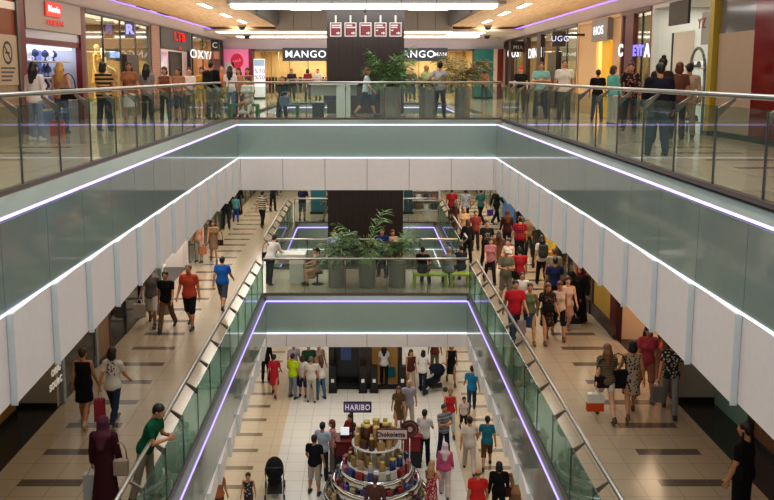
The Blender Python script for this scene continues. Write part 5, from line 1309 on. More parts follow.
# till counters either side of the stall
for (u, v, lab, top) in ((345, 469, 'dark till counter with red top left of the sweet stall', '#7a2420'), (411, 464, 'dark till counter with red front right of the sweet stall', '#8e1f22')):
    p = onz(u, v, Z0); r = empty('till_counter', p, lab, 'counter', 'till counters'); MB().box(-.3, .3, -.28, .28, 0, .98, .01).build('cabinet', M_black, r); MB().box(-.34, .34, -.32, .32, .98, 1.03).build('top', pbr(top, .4), r)
    MB().box(-.26, .26, -.30, -.28, .55, .95).build('red_panel', pbr(top, .4), r)
    t = empty('cash_register', p+Vector((0, .03, 1.03)), 'small cash register on the till counter %s of the sweet stall' % ('left' if u < 376 else 'right'), 'cash register', 'cash registers')
    MB().box(-.15, .15, -.13, .15, 0, .1, .01).build('body', M_darksteel, t); MB().prism([(-.1, .1), (.12, .1), (.12, .26), (.08, .26)], 0, -.13, .13).build('display_screen', pbr('#e8e8ea', .3, emit='#dfe4f0', estr=.4), t)
# ================================================================ people
FL = {2: Z2, 1: Z1, 0: Z0}
GR = {2: 'people on the upper level', 1: 'people on the middle level', 0: 'people on the lowest level'}
def ps(fl, u, v, h, face, pose, skin, hair, top, bot, label, shoe='#2a2422', fem=False, hat=None, vox=None, y=None, hv=None, **k):
    z = FL[fl]; p = onz(u, hv, z+h*.985) if hv else onz(u, v, z) if y is None else Vector((ony(u, v, y).x, y, z))
    p = Vector((p.x, p.y, z))
    if vox is None: vox = .016 if p.y < 20 else .021 if p.y < 30 else .026
    q = math.degrees(math.atan2(p.x, p.y))*0
    return make_person(p, h, face+q, pose, skin, hair, top, bot, shoe, fem, vox, hat, label, GR[fl], **k)
BK, BR, BL, GY = '#17120f', '#3d2618', '#a98a52', '#8a8580'
# ---------- middle level, left walkway
a = ps(1, 152.5, 325, 1.74, 5, 'walkL', 'd', ('short', BK), ('tee', '#6d6663'), ('shorts', '#cfc8be'), 'person in grey T-shirt and pale shorts carrying two shopping bags')
shopping_bag(a['hand'][1], '#b9aea6', 'grey-white shopping bag carried by the person in grey T-shirt, near one', 10); shopping_bag(a['hand'][0]+Vector((.0, .05, 0)), '#a89a90', 'grey shopping bag carried by the person in grey T-shirt, far one', 20)
ps(1, 167.5, 329.5, 1.72, -5, 'walkR', 'm', ('short', BK), ('tee', '#1b1b20'), ('trousers', '#7c5a3a'), 'person in black T-shirt and brown trousers walking between two others')
ps(1, 190.5, 328, 1.84, -8, 'step', 'm', ('short', '#7b6a5c'), ('polo', '#c9563c'), ('shorts', '#1c1a1e'), 'person in salmon polo shirt and black shorts walking toward the camera', build=1.08)
ps(1, 223, 309, 1.66, 172, 'walkL', 'm', ('short', BK), ('tee', '#1f5fae'), ('shorts', '#4a5060'), 'person in bright blue T-shirt and grey shorts walking away on the left', build=1.15)
a = ps(1, 214, 262, 1.62, 8, 'step', 'm', ('long', BR), ('dress', '#8a6f58'), None, 'person with long brown hair in a tan dress, far left walkway', fem=True, shoe='#5a4030')
handbag(a['hand'][0], '#2a1f1a', 'dark bag held by the person in the tan dress', w=.26)
a = ps(1, 199, 262, 1.64, -20, 'stand', 'l', ('short', BR), ('tee', '#d8a48a'), ('trousers', '#c9bfae'), 'person in peach top and pale trousers at the bulkhead edge on the left')
shopping_bag(a['hand'][0], '#c77a52', 'small orange paper bag held by the person in peach', 0, .24, .28)
ps(1, 226.5, 229, 1.72, 20, 'stand', 'm', ('short', BK), ('long', '#1d1d1f'), ('trousers', '#2b2a2c'), 'person all in black beside the far left shop')
a = ps(1, 238, 215, 1.66, 175, 'stand', 'm', ('hijab', '#6e2a24'), ('abaya', '#17171b'), None, 'person in a long black robe and dark red headscarf at the far left')
ps(1, 236, 222, 1.3, 185, 'stand2', 'm', ('short', BK), ('tee', '#4f97a0'), ('trousers', '#1f4690'), 'child in teal top and blue trousers in front of the black robe')
ps(1, 262.5, 227, 1.75, 165, 'walkL', 'm', ('short', BK), ('tee', '#c9beb2', 'stripe', '#3c3431'), ('trousers', '#1c1b1d'), 'person in striped T-shirt and black trousers walking away on the far left')
ps(1, 273, 211, 1.6, 40, 'phone', 'm', ('short', BK), ('long', '#26262b'), ('trousers', '#1c1c20'), 'person in dark clothes with a phone near the far left shop')
a = ps(1, 266, 0, 1.72, 150, 'rail', 'l', ('short', BK), ('long', '#d8d6d4'), ('trousers', '#2a2a30'), 'person in white shirt leaning at the left end of the lower bridge', y=27.5)
handbag(a['hip'][0]+Vector((.05, 0, .02)), '#1a1819', 'black bag hanging beside the person in white shirt at the bridge', w=.3, h=.3)
# far railing
ps(1, 302.5, 220.5, 1.72, 175, 'rail', 'm', ('short', BK), ('tee', '#23264a'), ('shorts', '#6a6c78'), 'person in navy T-shirt leaning on the farthest lower railing')
a = ps(1, 329, 221.5, 1.62, -80, 'walkL', 'm', ('long', BR), ('tank', '#5a3a2a'), ('skirt', '#7c5a42'), 'person in brown skirt walking left of the dark tower', fem=True)
# bridge
ps(1, 383, 0, 1.74, -15, 'hold', 'm', ('short', BK), ('tee', '#232a6a', 'chest', '#e6e6ee'), ('trousers', '#2a2c36'), 'person in navy T-shirt with white print standing behind the bridge palms', y=28.6)
ps(1, 393.5, 0, 1.66, 20, 'stand', 'm', ('bob', BR), ('tee', '#caa98c'), ('trousers', '#5a3028'), 'person in tan top standing behind the rightmost bridge palm', y=28.7, fem=True)
ps(1, 317.5, 284, 1.62, -75, 'sit', 'l', ('pony', BR), ('tank', '#d0a890'), ('miniskirt', '#b98c74'), 'person in peach dress sitting at the white bridge desk', fem=True)
p = onz(317.5, 284, Z1); rr = empty('stool', (p.x-.0, p.y, Z1), 'dark stool under the person at the white bridge desk', 'stool')
MB().lathe([(.19, .38), (.2, .40), (.2, .43), (.01, .44)], n=18).build('seat', M_dark, rr); MB().lathe([(.2, 0), (.19, .02), (.03, .04), (.03, .38)], n=14).build('pedestal', M_darksteel, rr); rr.location.x += .18*math.sin(math.radians(75))*0
ps(1, 333, 0, 1.62, 10, 'stand2', 'm', ('short', '#4a3c34'), ('tee', '#7f9ab8', 'print', '#dfe6ee'), ('trousers', '#34405c'), 'person in light blue patterned shirt behind the leftmost bridge palm', y=28.8)
ps(1, 425, 0, 1.7, 160, 'sit', 'm', ('short', BK), ('tee', '#1a1a1d'), ('trousers', '#26262c'), 'person in black T-shirt sitting on the lime bench on the bridge', y=27.3)
ps(1, 453, 0, 1.66, 185, 'sit', 'm', ('short', '#8a8078'), ('tee', '#7c7f82'), ('trousers', '#3c3a3a'), 'person in grey T-shirt sitting on the lime bench end', y=27.35)
ps(1, 466, 0, 1.66, 200, 'sit', 'm', ('short', BK), ('tee', '#2c2f33'), ('trousers', '#403a36'), 'person in dark T-shirt sitting at the right corner of the bridge', y=27.75)
# ---------- middle level, right walkway
ps(1, 451.5, 225, 1.76, 180, 'stand', 'm', ('short', BK), ('tee', '#a8292c'), ('trousers', '#3a2226'), 'person in red T-shirt standing at the far right railing')
ps(1, 465, 226, 1.76, 185, 'stand', 'm', ('short', BK), ('tee', '#a9adb3'), ('trousers', '#1e1e24'), 'person in light grey T-shirt and dark trousers at the far end, right side')
ps(1, 480.5, 224, 1.74, -150, 'walkR', 'm', ('short', BK), ('tee', '#3a6a66'), ('trousers', '#17171b'), 'person in teal shirt and black trousers walking at the far right')
a = ps(1, 496, 223, 1.74, 130, 'walkL', 'm', ('short', BK), ('long', '#17171a'), ('trousers', '#1b1b1f'), 'person all in black walking beside the far right bulkhead')
shopping_bag(a['hand'][0], '#6a3fb0', 'purple carrier bag held by the person all in black, far right', 30, .3, .3)
ps(1, 454, 240, 1.64, 190, 'stand2', 'm', ('long', BR), ('sleevedress', '#5a3228'), None, 'person with long brown hair in a dark red dress by the far railing', fem=True)
ps(1, 463.5, 247, 1.66, 5, 'step', 'l', ('long', BL), ('tee', '#dcb48a'), ('trousers', '#b98a5c'), 'person with blond hair and cream top by the right bridge corner', fem=True)
ps(1, 467, 263, 1.66, -170, 'stand', 'm', ('bob', '#4a2c1c'), ('long', '#1c1c20'), ('trousers', '#191a1e'), 'person in black with brown hair beside the right bridge railing', fem=True)
ps(1, 486, 268, 1.78, 0, 'step', 'm', ('short', BK), ('tee', '#20201e', 'chest', '#b9b6a0'), ('trousers', '#1f1f24'), 'person in black T-shirt with a pale chest print walking toward the camera')
ps(1, 489.5, 283, 1.62, 5, 'walkL', 'l', ('bob', BR), ('tee', '#c27f86'), ('trousers', '#221c22'), 'person in pink T-shirt and dark trousers on the right walkway', fem=True)
ps(1, 498, 276, 1.6, 170, 'stand', 'm', ('long', BR), ('sleevedress', '#7a5038'), None, 'person in brown dress beside the pink T-shirt', fem=True)
ps(1, 508, 288, 1.68, -30, 'hold', 'l', ('pony', BR), ('tank', '#e4ddd6'), ('trousers', '#c0b6aa'), 'person in white tank top and pale trousers among the right crowd', fem=True)
a = ps(1, 519, 263, 1.78, 180, 'stand', 'm', ('short', BK), ('tee', '#9c2434', 'plaid', '#3a1820'), ('trousers', '#191a1e'), 'person in red checked shirt seen from behind', build=1.1)
ps(1, 506.5, 252, 1.68, 175, 'stand', 'm', ('hijab', '#5c3a2c'), ('coat', '#3a1c22'), ('trousers', '#1e1a1e'), 'person in dark maroon coat and brown headscarf in the far right crowd')
ps(1, 537, 268, 1.68, 160, 'stand2', 'm', ('long', BK), ('tee', '#39352f'), ('trousers', '#2a2624'), 'person with black hair in dark olive top by the yellow clothes', fem=True)
a = ps(1, 541, 285, 1.7, 178, 'step', 'm', ('long', BK), ('tee', '#cfc6bc'), ('trousers', '#1b1a1e'), 'person in white T-shirt with a dark backpack seen from behind', fem=True)
backpack(a, '#3a3f38', 'dark green backpack on the person in white T-shirt')
a = ps(1, 518.5, 299, 1.66, 178, 'step', 'm', ('short', BK), ('tee', '#b02430'), ('shorts', '#3a2c2c'), 'person in crimson T-shirt with a cap seen from behind', hat='#1c1c22')
a = ps(1, 505, 303, 1.72, 0, 'hold', 'm', ('short', GY), ('tee', '#6d6a56'), ('shorts', '#7a7264'), 'person in olive shirt and a pale sun hat on the right walkway', hat='#b9b0a0')
handbag(a['hip'][0], '#1c1a1a', 'black shoulder bag on the person in the olive shirt', w=.28, h=.22)
ps(1, 513.5, 343, 1.76, 5, 'walkR', 'm', ('short', BK), ('tee', '#c22432'), ('jeans', '#3c4a60'), 'person in bright red T-shirt and jeans near the right railing', build=1.12)
a = ps(1, 528.5, 342, 1.66, -4, 'walkL', 'm', ('short', BR), ('tank', '#6f7a5c'), ('skirt', '#2c4a6a'), 'person in olive top and blue denim skirt beside the red T-shirt', fem=True, shoe='#7a5a44')
shopping_bag(a['hand'][1]+Vector((0, 0, 0)), '#9a8a8a', 'pale bag held by the person in the denim skirt', 0, .22, .3)
ps(1, 521, 322, 1.45, 0, 'stand', 'm', ('short', BR), ('tee', '#ded8d2'), ('shorts', '#5a5660'), 'child in white T-shirt behind the bright red T-shirt')
a = ps(1, 546, 342, 1.66, 2, 'walkR', 'm', ('long', '#6a4226'), ('sleevedress', '#2e2422', 'print', '#7a5a4c'), None, 'person with long brown hair in a dark patterned dress', fem=True, shoe='#6a4a34')
handbag(a['chest']+Vector((-.02, .02, -.1)), '#1a191b', 'black handbag held in front by the person in the patterned dress', w=.32, h=.2)
ps(1, 558, 338, 1.62, -4, 'walkL', 'm', ('pony', '#5a3420'), ('tank', '#d8c9bc'), ('shorts', '#17171c'), 'person in pale top and black shorts beside the patterned dress', fem=True, shoe='#6a4a34')
ps(1, 566, 334, 1.68, -6, 'walkR', 'l', ('pony', BR), ('tank', '#e6cfc6'), ('miniskirt', '#caa09a'), 'person in white strap top and pink short skirt swinging one arm', fem=True, shoe='#8a6a54')
ps(1, 553.5, 315, 1.74, 178, 'stand', 'm', ('short', BK), ('tee', '#232c54'), ('trousers', '#2a2a34'), 'person in navy T-shirt seen from behind on the right walkway')
ps(1, 553, 300, 1.66, 170, 'stand', 'm', ('short', '#5a3c28'), ('tee', '#9a917c'), ('shorts', '#5c5648'), 'person in beige T-shirt behind the navy T-shirt')
a = ps(1, 578.5, 322, 1.64, -30, 'stand', 'm', ('hijab', '#5e1f22'), ('abaya', '#17161a'), None, 'person in a long black robe with dark red headscarf by the right shops')
ps(1, 570, 325, 1.55, 150, 'stand', 'm', ('hijab', '#1a1a1e'), ('abaya', '#1a1a20'), None, 'shorter person in black robe and black headscarf by the right shops')
shopping_bag(onz(573, 329, Z1)+Vector((0, 0, .462)), '#b4b2b0', 'black and white shopping bag standing beside the black robes', 0, .36, .32, top='#22222a')
ps(1, 580, 307, 1.62, 140, 'stand', 'm', ('bob', '#6a3a22'), ('tee', '#a8603c'), ('trousers', '#4a3026'), 'person in rust brown top against the right shop window', fem=True)
ps(1, 529, 257, 1.66, 10, 'stand', 'm', ('short', BK), ('tee', '#7c6a58'), ('trousers', '#2c2a2c'), 'person in brown T-shirt between the checked shirt and the yellow clothes')
ps(1, 475, 250, 1.6, 10, 'stand', 'm', ('short', BR), ('tee', '#8a3a34'), ('trousers', '#3c3034'), 'person in brick red T-shirt right of the bridge corner')
# ---------- middle level, right foreground
a = ps(1, 605, 419, 1.64, 176, 'walkL', 'l', ('long', '#7a5436'), ('tee', '#5e5444', 'thin', '#8a7a60'), ('hotpants', '#dcd6d0'), 'person with long brown hair in striped top and white shorts walking away', fem=True, shoe='#4a3426', vox=.014)
shopping_bag(a['hand'][0], '#d9571f', 'white and orange plastic bag held by the person with long hair', 0, .34, .36, top='#e9e4dc')
handbag(a['hip'][0]+Vector((.1, -.06, .0)), '#241c1c', 'dark brown shoulder bag on the person in white shorts', w=.3, h=.26)
a = ps(1, 630, 416, 1.66, 172, 'walkR', 'm', ('bob', BK), ('dress', '#b8a898', 'print', '#4a3c38'), None, 'person in a pale printed dress walking away on the right', fem=True, shoe='#6a4a34', vox=.014)
handbag(a['hip'][0]+Vector((-.1, -.05, -.02)), '#1c1d24', 'large black handbag beside the printed dress', w=.42, h=.4)
ps(1, 645, 399, 1.68, -8, 'step', 'm', ('long', BK), ('tee', '#b8485a'), ('shorts', '#a87058'), 'person in pink top walking toward the camera behind the printed dress', fem=True, shoe='#7a5a44', vox=.014)
a = ps(1, 669, 413, 1.68, -20, 'walkL', 'm', ('long', '#1e1512'), ('tee', '#2a2a2c', 'print', '#b8b2ac'), ('jeans', '#8b8a8c'), 'person in black and white printed top and grey trousers', fem=True, shoe='#1a1a1c', vox=.014)
shopping_bag(a['hand'][1], '#7f7a7a', 'grey paper bag held by the person in grey trousers', 0, .26, .34)
ps(1, 666, 415, 1.7, 160, 'walkR', 'm', ('short', BK), ('tee', '#6a5440'), ('trousers', '#b08c5c'), 'person in tan trousers half hidden by the bulkhead on the right', vox=.016, y=18.0)
a = ps(1, 746, 556, 1.8, -135, 'stand', 'm', ('short', BK), ('tee', '#131316'), ('trousers', '#15151a'), 'person in black T-shirt with a shoulder bag at the lower right corner', vox=.012, build=1.22, hv=424)
handbag(a['hip'][0]+Vector((.06, .02, .12)), '#141417', 'black shoulder bag on the person at the lower right corner', w=.3, h=.24, strap=.5, rz=60)
# ---------- middle level, left foreground
ps(1, 85.5, 424, 1.6, 178, 'step', 'm', ('short', BR), ('dress', '#131216'), None, 'person in sleeveless black dress walking away on the left', fem=True, shoe='#c9a890', vox=.014, build=1.12)
a = ps(1, 114.5, 426, 1.68, 172, 'walkL', 'm', ('bob', '#1e1410'), ('tee', '#d9d2c8', 'chest', '#4a4644'), ('jeans', '#243044'), 'person in white printed T-shirt and dark jeans walking away on the left', fem=True, shoe='#6a5a50', vox=.014)
shopping_bag(a['hand'][0], '#a83a4a', 'long pink and red bag between the black dress and white T-shirt', 0, .2, .46)
a = ps(1, 107, 515, 1.66, 178, 'stand', 'm', ('hijab', '#5a2c3c'), ('abaya', '#3e141f'), None, 'person in long maroon robe and mauve headscarf walking away', vox=.014, fem=True)
shopping_bag(a['hand'][0], '#b8bcc2', 'grey-white carrier bag held by the person in the maroon robe', 0, .3, .42)
handbag(a['hip'][1]+Vector((.06, -.02, -.05)), '#a89684', 'beige shoulder bag on the person in the maroon robe', w=.24, h=.28, strap=.28)
ps(1, 147.5, 500, 1.74, 80, 'lean', 'm', ('short', BK), ('polo', '#0f5a3c'), ('trousers', '#a89a84'), 'person in dark green polo shirt leaning over the left lower railing', vox=.012, y=None)
# ---------- lowest level
ps(0, 274.5, 396, 1.66, 175, 'walkL', 'm', ('short', BK), ('sleevedress', '#b8283c'), None, 'person in short red dress walking away at the far left', fem=True, shoe='#4a2a22', )
ps(0, 266, 381, 1.66, 10, 'stand', 'm', ('short', BK), ('long', '#1a191c'), ('trousers', '#24222a'), 'person in black behind the red dress on the lowest floor')
ps(0, 293, 398, 1.72, 150, 'stand2', 'm', ('short', BK), ('tee', '#b8d818'), ('jeans', '#7f8a96'), 'person in neon yellow T-shirt and pale jeans')
ps(0, 303, 397, 1.62, 170, 'stand', 'm', ('bob', BR), ('tee', '#dcd6d2'), ('shorts', '#2a3460'), 'person in white T-shirt and navy shorts in the waiting group', fem=True)
ps(0, 311.5, 402, 1.74, 178, 'stand', 'm', ('short', '#6a5a4c'), ('tee', '#c9c0b8'), ('trousers', '#b9b0a4'), 'person in pale grey shirt and light trousers in the waiting group')
ps(0, 309, 388, 1.78, 10, 'stand', 'm', ('short', BR), ('tee', '#1f4a34'), ('trousers', '#2a2a2c'), 'person in dark green T-shirt at the back of the waiting group', build=1.2)
ps(0, 321, 399, 1.68, -150, 'hold', 'm', ('long', '#4a2a1c'), ('tank', '#d8cfc8'), ('jeans', '#4a6a84'), 'person in white top and blue jeans at the right of the waiting group', fem=True)
ps(0, 294, 385, 1.7, 20, 'stand', 'm', ('short', BK), ('tee', '#c9bcd0'), ('trousers', '#3c3440'), 'person in lilac T-shirt behind the neon yellow T-shirt')
ps(0, 319, 386, 1.7, 30, 'stand', 'm', ('short', '#7a4a34'), ('tee', '#b89a84'), ('trousers', '#2c2c34'), 'person in tan T-shirt at the back right of the waiting group')
a = ps(0, 384, 385.5, 1.66, 175, 'step', 'm', ('long', BK), ('tee', '#d8d8d8'), ('trousers', '#18181c'), 'person in white top and black trousers at the open lift', fem=True, y=None)
shopping_bag(a['hand'][1], '#2f7f8c', 'teal carrier bag held by the person at the open lift', 20, .36, .38)
a = ps(0, 410.5, 391, 1.66, 15, 'step', 'm', ('long', BR), ('tank', '#5a2c2a'), ('trousers', '#caa890'), 'person in dark red top right of the dark tower', fem=True)
ps(0, 422.5, 393, 1.68, 165, 'push', 'm', ('bob', BK), ('tee', '#dedad6'), ('trousers', '#2a2c36'), 'person in white T-shirt pushing a pushchair right of the dark tower', fem=True)
ps(0, 451, 384, 1.72, 2, 'walkL', 'm', ('bob', BR), ('tank', '#1e1a20'), ('skirt', '#23222c'), 'person in black top and dark skirt walking toward the camera', fem=True, shoe='#5a4030')
ps(0, 434.5, 374, 1.72, 170, 'stand', 'm', ('short', BR), ('tee', '#8a4a3a'), ('trousers', '#8a8064'), 'person in rust shirt and khaki trousers beyond the lower bridge')
ps(0, 471.5, 412, 1.76, 175, 'walkR', 'm', ('short', BK), ('tee', '#1d7fae'), ('jeans', '#34425a'), 'person in turquoise blue T-shirt and jeans walking away')
ps(0, 449.5, 435, 1.7, 0, 'walkL', 'm', ('short', '#8a6a4a'), ('tank', '#c02a34'), ('capri', '#b9c4c0'), 'person in red tank top and pale capri trousers', fem=True)
ps(0, 463.5, 431, 1.2, 5, 'step', 'm', ('short', BK), ('tee', '#e0d6d2', 'chest', '#8a4a44'), ('shorts', '#3a3034'), 'child in white printed T-shirt beside the red tank top')
ps(0, 398.5, 431, 1.64, 0, 'walkR', 'm', ('long', '#5a3a24'), ('sleevedress', '#6a5434'), None, 'person in olive brown dress walking beside the grey shirt', fem=True, shoe='#5a4030')
ps(0, 408.5, 428, 1.78, 2, 'walkL', 'm', ('balding', GY), ('tee', '#a9a4b0'), ('trousers', '#b8a890'), 'person in lavender grey shirt and beige trousers walking toward the stall')
ps(0, 424, 464, 1.76, 160, 'hold', 'm', ('short', BK), ('polo', '#dcd6d0'), ('trousers', '#1a1a1f'), 'person in white polo shirt and black trousers at the right till counter')
ps(0, 443.5, 458, 1.76, 30, 'cross', 'm', ('short', BR), ('tee', '#9a9ca2', 'stripe', '#6c6e76'), ('trousers', '#242a48'), 'person in grey striped T-shirt with folded arms')
ps(0, 444.5, 496, 1.6, 172, 'step', 'm', ('hijab', '#e2cfd2'), ('long', '#d0608c'), ('wide', '#d8c4c0'), 'person in pink tunic, pale headscarf and white trousers', fem=True, build=1.1)
ps(0, 469, 472, 1.8, 178, 'walkL', 'm', ('short', BK), ('tee', '#d6cac2'), ('trousers', '#c6b8ac'), 'person in white shirt and cream trousers walking away', build=1.05)
ps(0, 486.5, 468, 1.7, 172, 'walkR', 'm', ('short', BK), ('tee', '#2a7a94'), ('shorts', '#6a4630'), 'person in teal T-shirt and brown shorts walking away')
ps(0, 477, 532, 1.76, 178, 'step', 'm', ('balding', '#4a3a30'), ('polo', '#c22a26'), ('trousers', '#3a3a40'), 'person in red polo shirt walking away at the bottom edge', build=1.12, vox=.016)
ps(0, 498, 524, 1.76, 176, 'step', 'm', ('bob', BK), ('long', '#131316'), ('trousers', '#17171b'), 'person in black jacket with grey shoulders walking away', vox=.016)
a = ps(0, 514.5, 522, 1.66, 170, 'step', 'm', ('pony', BR), ('tank', '#b0896c'), ('skirt', '#8a6a52'), 'person in tan top at the lower right edge of the lowest floor', fem=True, vox=.016)
handbag(a['hip'][0]+Vector((.02, -.05, 0)), '#4a241c', 'brown shoulder bag on the person in the tan top', w=.3, h=.26)
ps(0, 314.5, 494, 1.78, 165, 'stand2', 'm', ('short', BK), ('tee', '#15181f'), ('shorts', '#bdb0a4'), 'person in black T-shirt and beige shorts left of the sweet stall', vox=.014)
ps(0, 323, 479, 1.78, 160, 'stand', 'm', ('short', BK), ('tee', '#b9c6d8'), ('trousers', '#2a2a34'), 'person in pale blue shirt at the left till counter')
ps(0, 333, 472, 1.66, -100, 'hold', 'l', ('bob', '#6a3a2c'), ('tee', '#d8a8a8', 'print', '#a84a4c'), ('trousers', '#8a7a74'), 'person in pink and white patterned top at the left till counter', fem=True)
ps(0, 351, 464, 1.64, -40, 'hold', 'm', ('bun', BK), ('tee', '#8c2a2a', 'print', '#2a2024'), ('trousers', '#1c1a1e'), 'dark haired person in a red patterned top serving behind the stall', fem=True)
ps(0, 375, 538, 1.72, 170, 'stand', 'm', ('short', BR), ('long', '#5a3a34', 'thin', '#6a4a42'), ('trousers', '#3a2c2a'), 'person in brown shirt standing in front of the sweet stall', vox=.016)
ps(0, 431, 519, 1.66, 150, 'hold', 'l', ('long', '#b08a5a'), ('dress', '#a83c40', 'print', '#d8b0a8'), None, 'person with long blond hair in a red patterned dress at the stall', fem=True, vox=.016)
ps(0, 249, 516, 1.25, 0, 'step', 'm', ('short', BK), ('tank', '#3a3438', 'print', '#b8a8a4'), ('shorts', '#4a3c40'), 'child in dark patterned top at the bottom edge left of the pushchair')
ps(0, 219, 524, 1.6, 170, 'stand', 'm', ('bob', '#7a4a30'), ('tee', '#b8744a'), ('trousers', '#5a4a44'), 'person with auburn hair at the lower left of the lowest floor', fem=True)
# ---------- upper level, left
a = ps(2, 37, 141, 1.64, 170, 'stand2', 'l', ('long', BK), ('long', '#dcdde4'), ('jeans', '#8f9cc0'), 'person with long black hair in white top and pale jeans at the glowing display', fem=True, vox=.016, shoe='#d8d8de')
a = ps(2, 63, 133, 1.66, 178, 'stand', 'l', ('long', '#c09a58'), ('tank', '#b08a6c'), ('jeans', '#3c5a8c'), 'person with long blond hair at the glowing display', fem=True, vox=.018)
handbag(a['hip'][1]+Vector((0, -.06, .05)), '#15151a', 'black handbag on the person with long blond hair', w=.4, h=.26)
shopping_bag(onz(58, 136, Z2)+Vector((0, 0, .482)), '#c2463c', 'red carrier bag beside the person with long blond hair', 0, .3, .34)
ps(2, 105.5, 131, 1.68, 170, 'cross', 'm', ('bob', BK), ('tee', '#1d1a1c', 'stripe', '#c9a878'), ('trousers', '#1c1c20'), 'person in black and cream striped top at the left railing', fem=True, build=1.1)
ps(2, 131, 126, 1.72, 20, 'stand', 'm', ('long', BR), ('tee', '#9a6a4a'), ('skirt', '#d8d4cc'), 'person with brown hair in tan top and white skirt at the left', fem=True)
ps(2, 148.5, 125, 1.68, 175, 'stand', 'm', ('long', BK), ('tee', '#8c8888'), ('trousers', '#2a2a30'), 'person with long black hair in grey top at the left', fem=True)
ps(2, 166, 123, 1.6, 0, 'stand', 'm', ('bob', BR), ('tank', '#7a4c3c'), ('trousers', '#3a302e'), 'person in dark brown top, first right of the grey top', fem=True)
ps(2, 180, 122, 1.58, -10, 'stand2', 'm', ('bob', BK), ('tee', '#a87a62'), ('shorts', '#4a3a38'), 'person in light brown top, second right of the grey top', fem=True)
ps(2, 190.5, 120, 1.58, 10, 'hold', 'l', ('short', BR), ('tee', '#e0d4cc'), ('trousers', '#6a5a52'), 'person in white top, third right of the grey top', fem=True)
ps(2, 203, 117, 1.62, 5, 'stand', 'm', ('bob', BR), ('dress', '#b08a30'), None, 'person in mustard yellow dress at the far left walkway', fem=True)
a = ps(2, 212.5, 119.5, 1.78, 160, 'stand', 'm', ('short', BK), ('long', '#151518'), ('trousers', '#1a1a1e'), 'person in black with a black backpack on the left walkway', build=1.15)
backpack(a, '#1e1f24', 'black backpack on the person in black, left walkway')
ps(2, 223, 115, 1.66, 10, 'stand', 'l', ('short', '#7a4a2c'), ('tee', '#b8704c'), ('trousers', '#4a3c3a'), 'person in orange top beside the black backpack')
ps(2, 231, 117, 1.64, 175, 'stand', 'm', ('long', BK), ('tee', '#dcd4d6'), ('jeans', '#6a7a9c'), 'person with long black hair in white top before the pink wall', fem=True)
ps(2, 239.5, 116, 1.6, 0, 'stand', 'm', ('long', BR), ('tank', '#a87458'), ('trousers', '#4a3a3c'), 'person in tan top before the pink wall', fem=True)
ps(2, 248.5, 114, 1.62, -5, 'step', 'm', ('long', '#5a2018'), ('dress', '#8a3a3c'), None, 'person with red-brown hair in dark red dress beside the pink wall', fem=True)
ps(2, 247, 0, 1.66, -20, 'sit', 'm', ('bob', BK), ('sleevedress', '#dfe4da'), None, 'person in white dress sitting on the left green bench', fem=True, y=26.75)
a = ps(2, 281.5, 0, 1.68, 0, 'sit', 'm', ('short', '#6a4a38'), ('tee', '#1a1a1c'), ('trousers', '#2a2a2c'), 'person in black sitting on the right green bench', fem=True, y=26.75)
handbag(a['chest']+Vector((.1, -.2, -.22)), '#8a98b0', 'grey and white bag on the lap of the seated person in black', w=.34, h=.3, strap=.15)
for i, (u, y_, t, lab) in enumerate(((292, 44.5, '#3a2a30', 'person in dark top left of the column before the amber store'), (308, 44, '#8a2a34', 'person in red top before the amber store'), (318, 45, '#c9c0c4', 'person in pale top beside the column before the amber store'), (404, 44, '#2a2c34', 'person in dark top right of the column before the amber store'), (412, 45.5, '#5a4a44', 'person in brown top behind the upper plants'), (484, 44, '#b06a44', 'person in orange top before the teal panel'))):
    ps(2, u, 103, 1.66, (10, 170, -20, 175, 0, 160)[i], 'stand', 'm', ('bob' if i % 2 else 'short', BK), ('tee', t), ('trousers', '#2c2a30'), lab, y=y_, fem=bool(i % 2))
# ---------- upper level, centre and right
a = ps(2, 366, 0, 1.64, 80, 'walkL', 'l', ('bob', '#7a4426'), ('tee', '#c9d6dc'), ('shorts', '#1c2448'), 'person in white top and navy shorts walking past the dark tower', fem=True, y=27.0)
shopping_bag(a['hand'][0]+Vector((.1, 0, .45)), '#e6e4e0', 'white carrier bag held up by the person in navy shorts', 0, .3, .3)
ps(2, 427, 0, 1.7, 40, 'stand', 'm', ('balding', GY), ('polo', '#b9c88c'), ('trousers', '#6a6a60'), 'person in pale green polo shirt behind the upper plants', y=28.3)
ps(2, 441, 0, 1.78, 165, 'hip', 'm', ('short', BK), ('tee', '#c2bcbc'), ('jeans', '#1c2448'), 'person in pale grey T-shirt and navy jeans between the upper planters', y=27.2)
ps(2, 520, 113, 1.66, -20, 'stand', 'l', ('short', '#b04a3c'), ('tee', '#1c1c20'), ('trousers', '#24242a'), 'person in black top with a red cap on the right walkway', hat='#b8402e')
ps(2, 467, 0, 1.5, 170, 'stand', 'm', ('short', BR), ('tee', '#4a86c0'), ('shorts', '#6a5a50'), 'child in blue T-shirt beyond the brownish palm', y=38.0) if False else None
ps(2, 543.5, 0, 1.76, -12, 'cross', 'm', ('short', BK), ('polo', '#7fb0aa'), ('trousers', '#3a4254'), 'person in pale teal polo shirt with folded arms at the right railing', y=26.6, build=1.2)
ps(2, 567, 0, 1.8, -14, 'stand', 'm', ('short', BK), ('polo', '#d6d0c6'), ('trousers', '#5a5448'), 'person in white polo shirt at the right railing', y=24.6, build=1.15)
ps(2, 596.5, 122, 1.52, 172, 'stand2', 'm', ('short', BK), ('tee', '#17171a'), ('jeans', '#3c4a54'), 'person in black T-shirt seen from behind on the right upper walkway')
ps(2, 611.5, 125, 1.62, 120, 'stand', 'm', ('bob', BR), ('long', '#6ab4b0'), ('trousers', '#cfd2cc'), 'person in turquoise top and white trousers on the right upper walkway', fem=True)
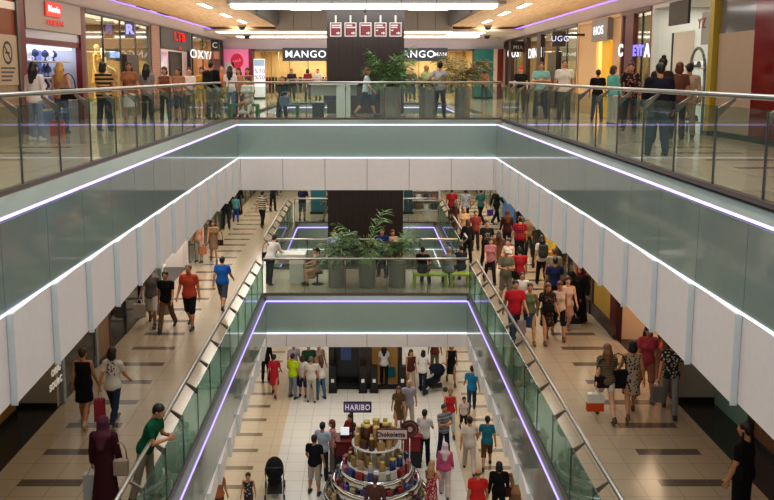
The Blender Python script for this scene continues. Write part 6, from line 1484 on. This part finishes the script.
ps(2, 628.5, 131, 1.68, -20, 'drink', 'm', ('bun', BR), ('long', '#2a2426', 'print', '#a8706c'), ('trousers', '#211e24'), 'person in black flowered blouse drinking on the right upper walkway', fem=True)
ps(2, 659, 142, 1.72, 175, 'stand', 'm', ('bun', BK), ('long', '#3a2c2a'), ('trousers', '#2a2a30'), 'person with black hair in a bun behind the navy sweatshirt', fem=True, vox=.018)
ps(2, 664, 0, 1.58, 178, 'stand2', 'm', ('short', BK), ('long', '#17192a'), ('jeans', '#2e4658'), 'person in navy sweatshirt and jeans at the right railing', y=14.4, vox=.014, build=1.3)
ps(2, 676, 139, 1.64, 150, 'stand', 'm', ('bob', '#5a3020'), ('tee', '#6a4a3a'), ('trousers', '#3a3230'), 'person with chestnut hair beside the navy sweatshirt', fem=True, vox=.018)
ps(2, 686, 138, 1.62, 165, 'stand', 'm', ('short', BK), ('long', '#c2b49c'), ('trousers', '#a89c88'), 'person in beige jacket beside the arched display', vox=.018)

# ================================================================ pieces that belong to a part go one level deeper
HOST = {'lettering': ('sign_board', 'grey_board', 'board', 'panel', 'inner_panel', 'grey_poster', 'dark_film'), 'text_line': ('panel', 'board'), 'arrow': ('panel',), 'handle': ('portal', 'glass_panel', 'bag_body'), 'logo_square': ('sign_board',),
        'header_picture': ('panel',), 'round_sticker': ('panel',), 'cigarette': ('board',), 'prohibition_ring': ('board',), 'pocket': ('pack',), 'strap': ('pouch',), 'lid': ('body',), 'sensor': ('post',),
        'inner_panel': ('board',), 'display_screen': ('body',), 'red_panel': ('cabinet',), 'glass_pane': ('frame',), 'mullion': ('frame',)}
def base(o): return o.name.split('.')[0]
ID4 = Matrix.Identity(4)
for root in [o for o in COL.objects if o.parent is None and o.type == 'EMPTY']:
    kids = list(root.children)
    by = {}
    for k in kids: by.setdefault(base(k), []).append(k)
    if 'glass_railing' in root.name:
        for p, q in zip(sorted(by['post'], key=lambda o: o.name), sorted(by['bracket'], key=lambda o: o.name)):
            q.parent = p; q.location = (0, 0, 0)
        continue
    if 'sweet_stall' in root.name:
        for nm in ('sweets_bed', 'divider'):
            for p, q in zip(sorted(by['chrome_ring'], key=lambda o: o.name), sorted(by[nm], key=lambda o: o.name)): q.parent = p
        continue
    for nm, hosts in HOST.items():
        for k in by.get(nm, []):
            if k.children: continue
            for h in hosts:
                c = [x for x in by.get(h, []) if x is not k and x.parent is root and (x.location.length < 1e-6)]
                if c: k.parent = c[0]; break
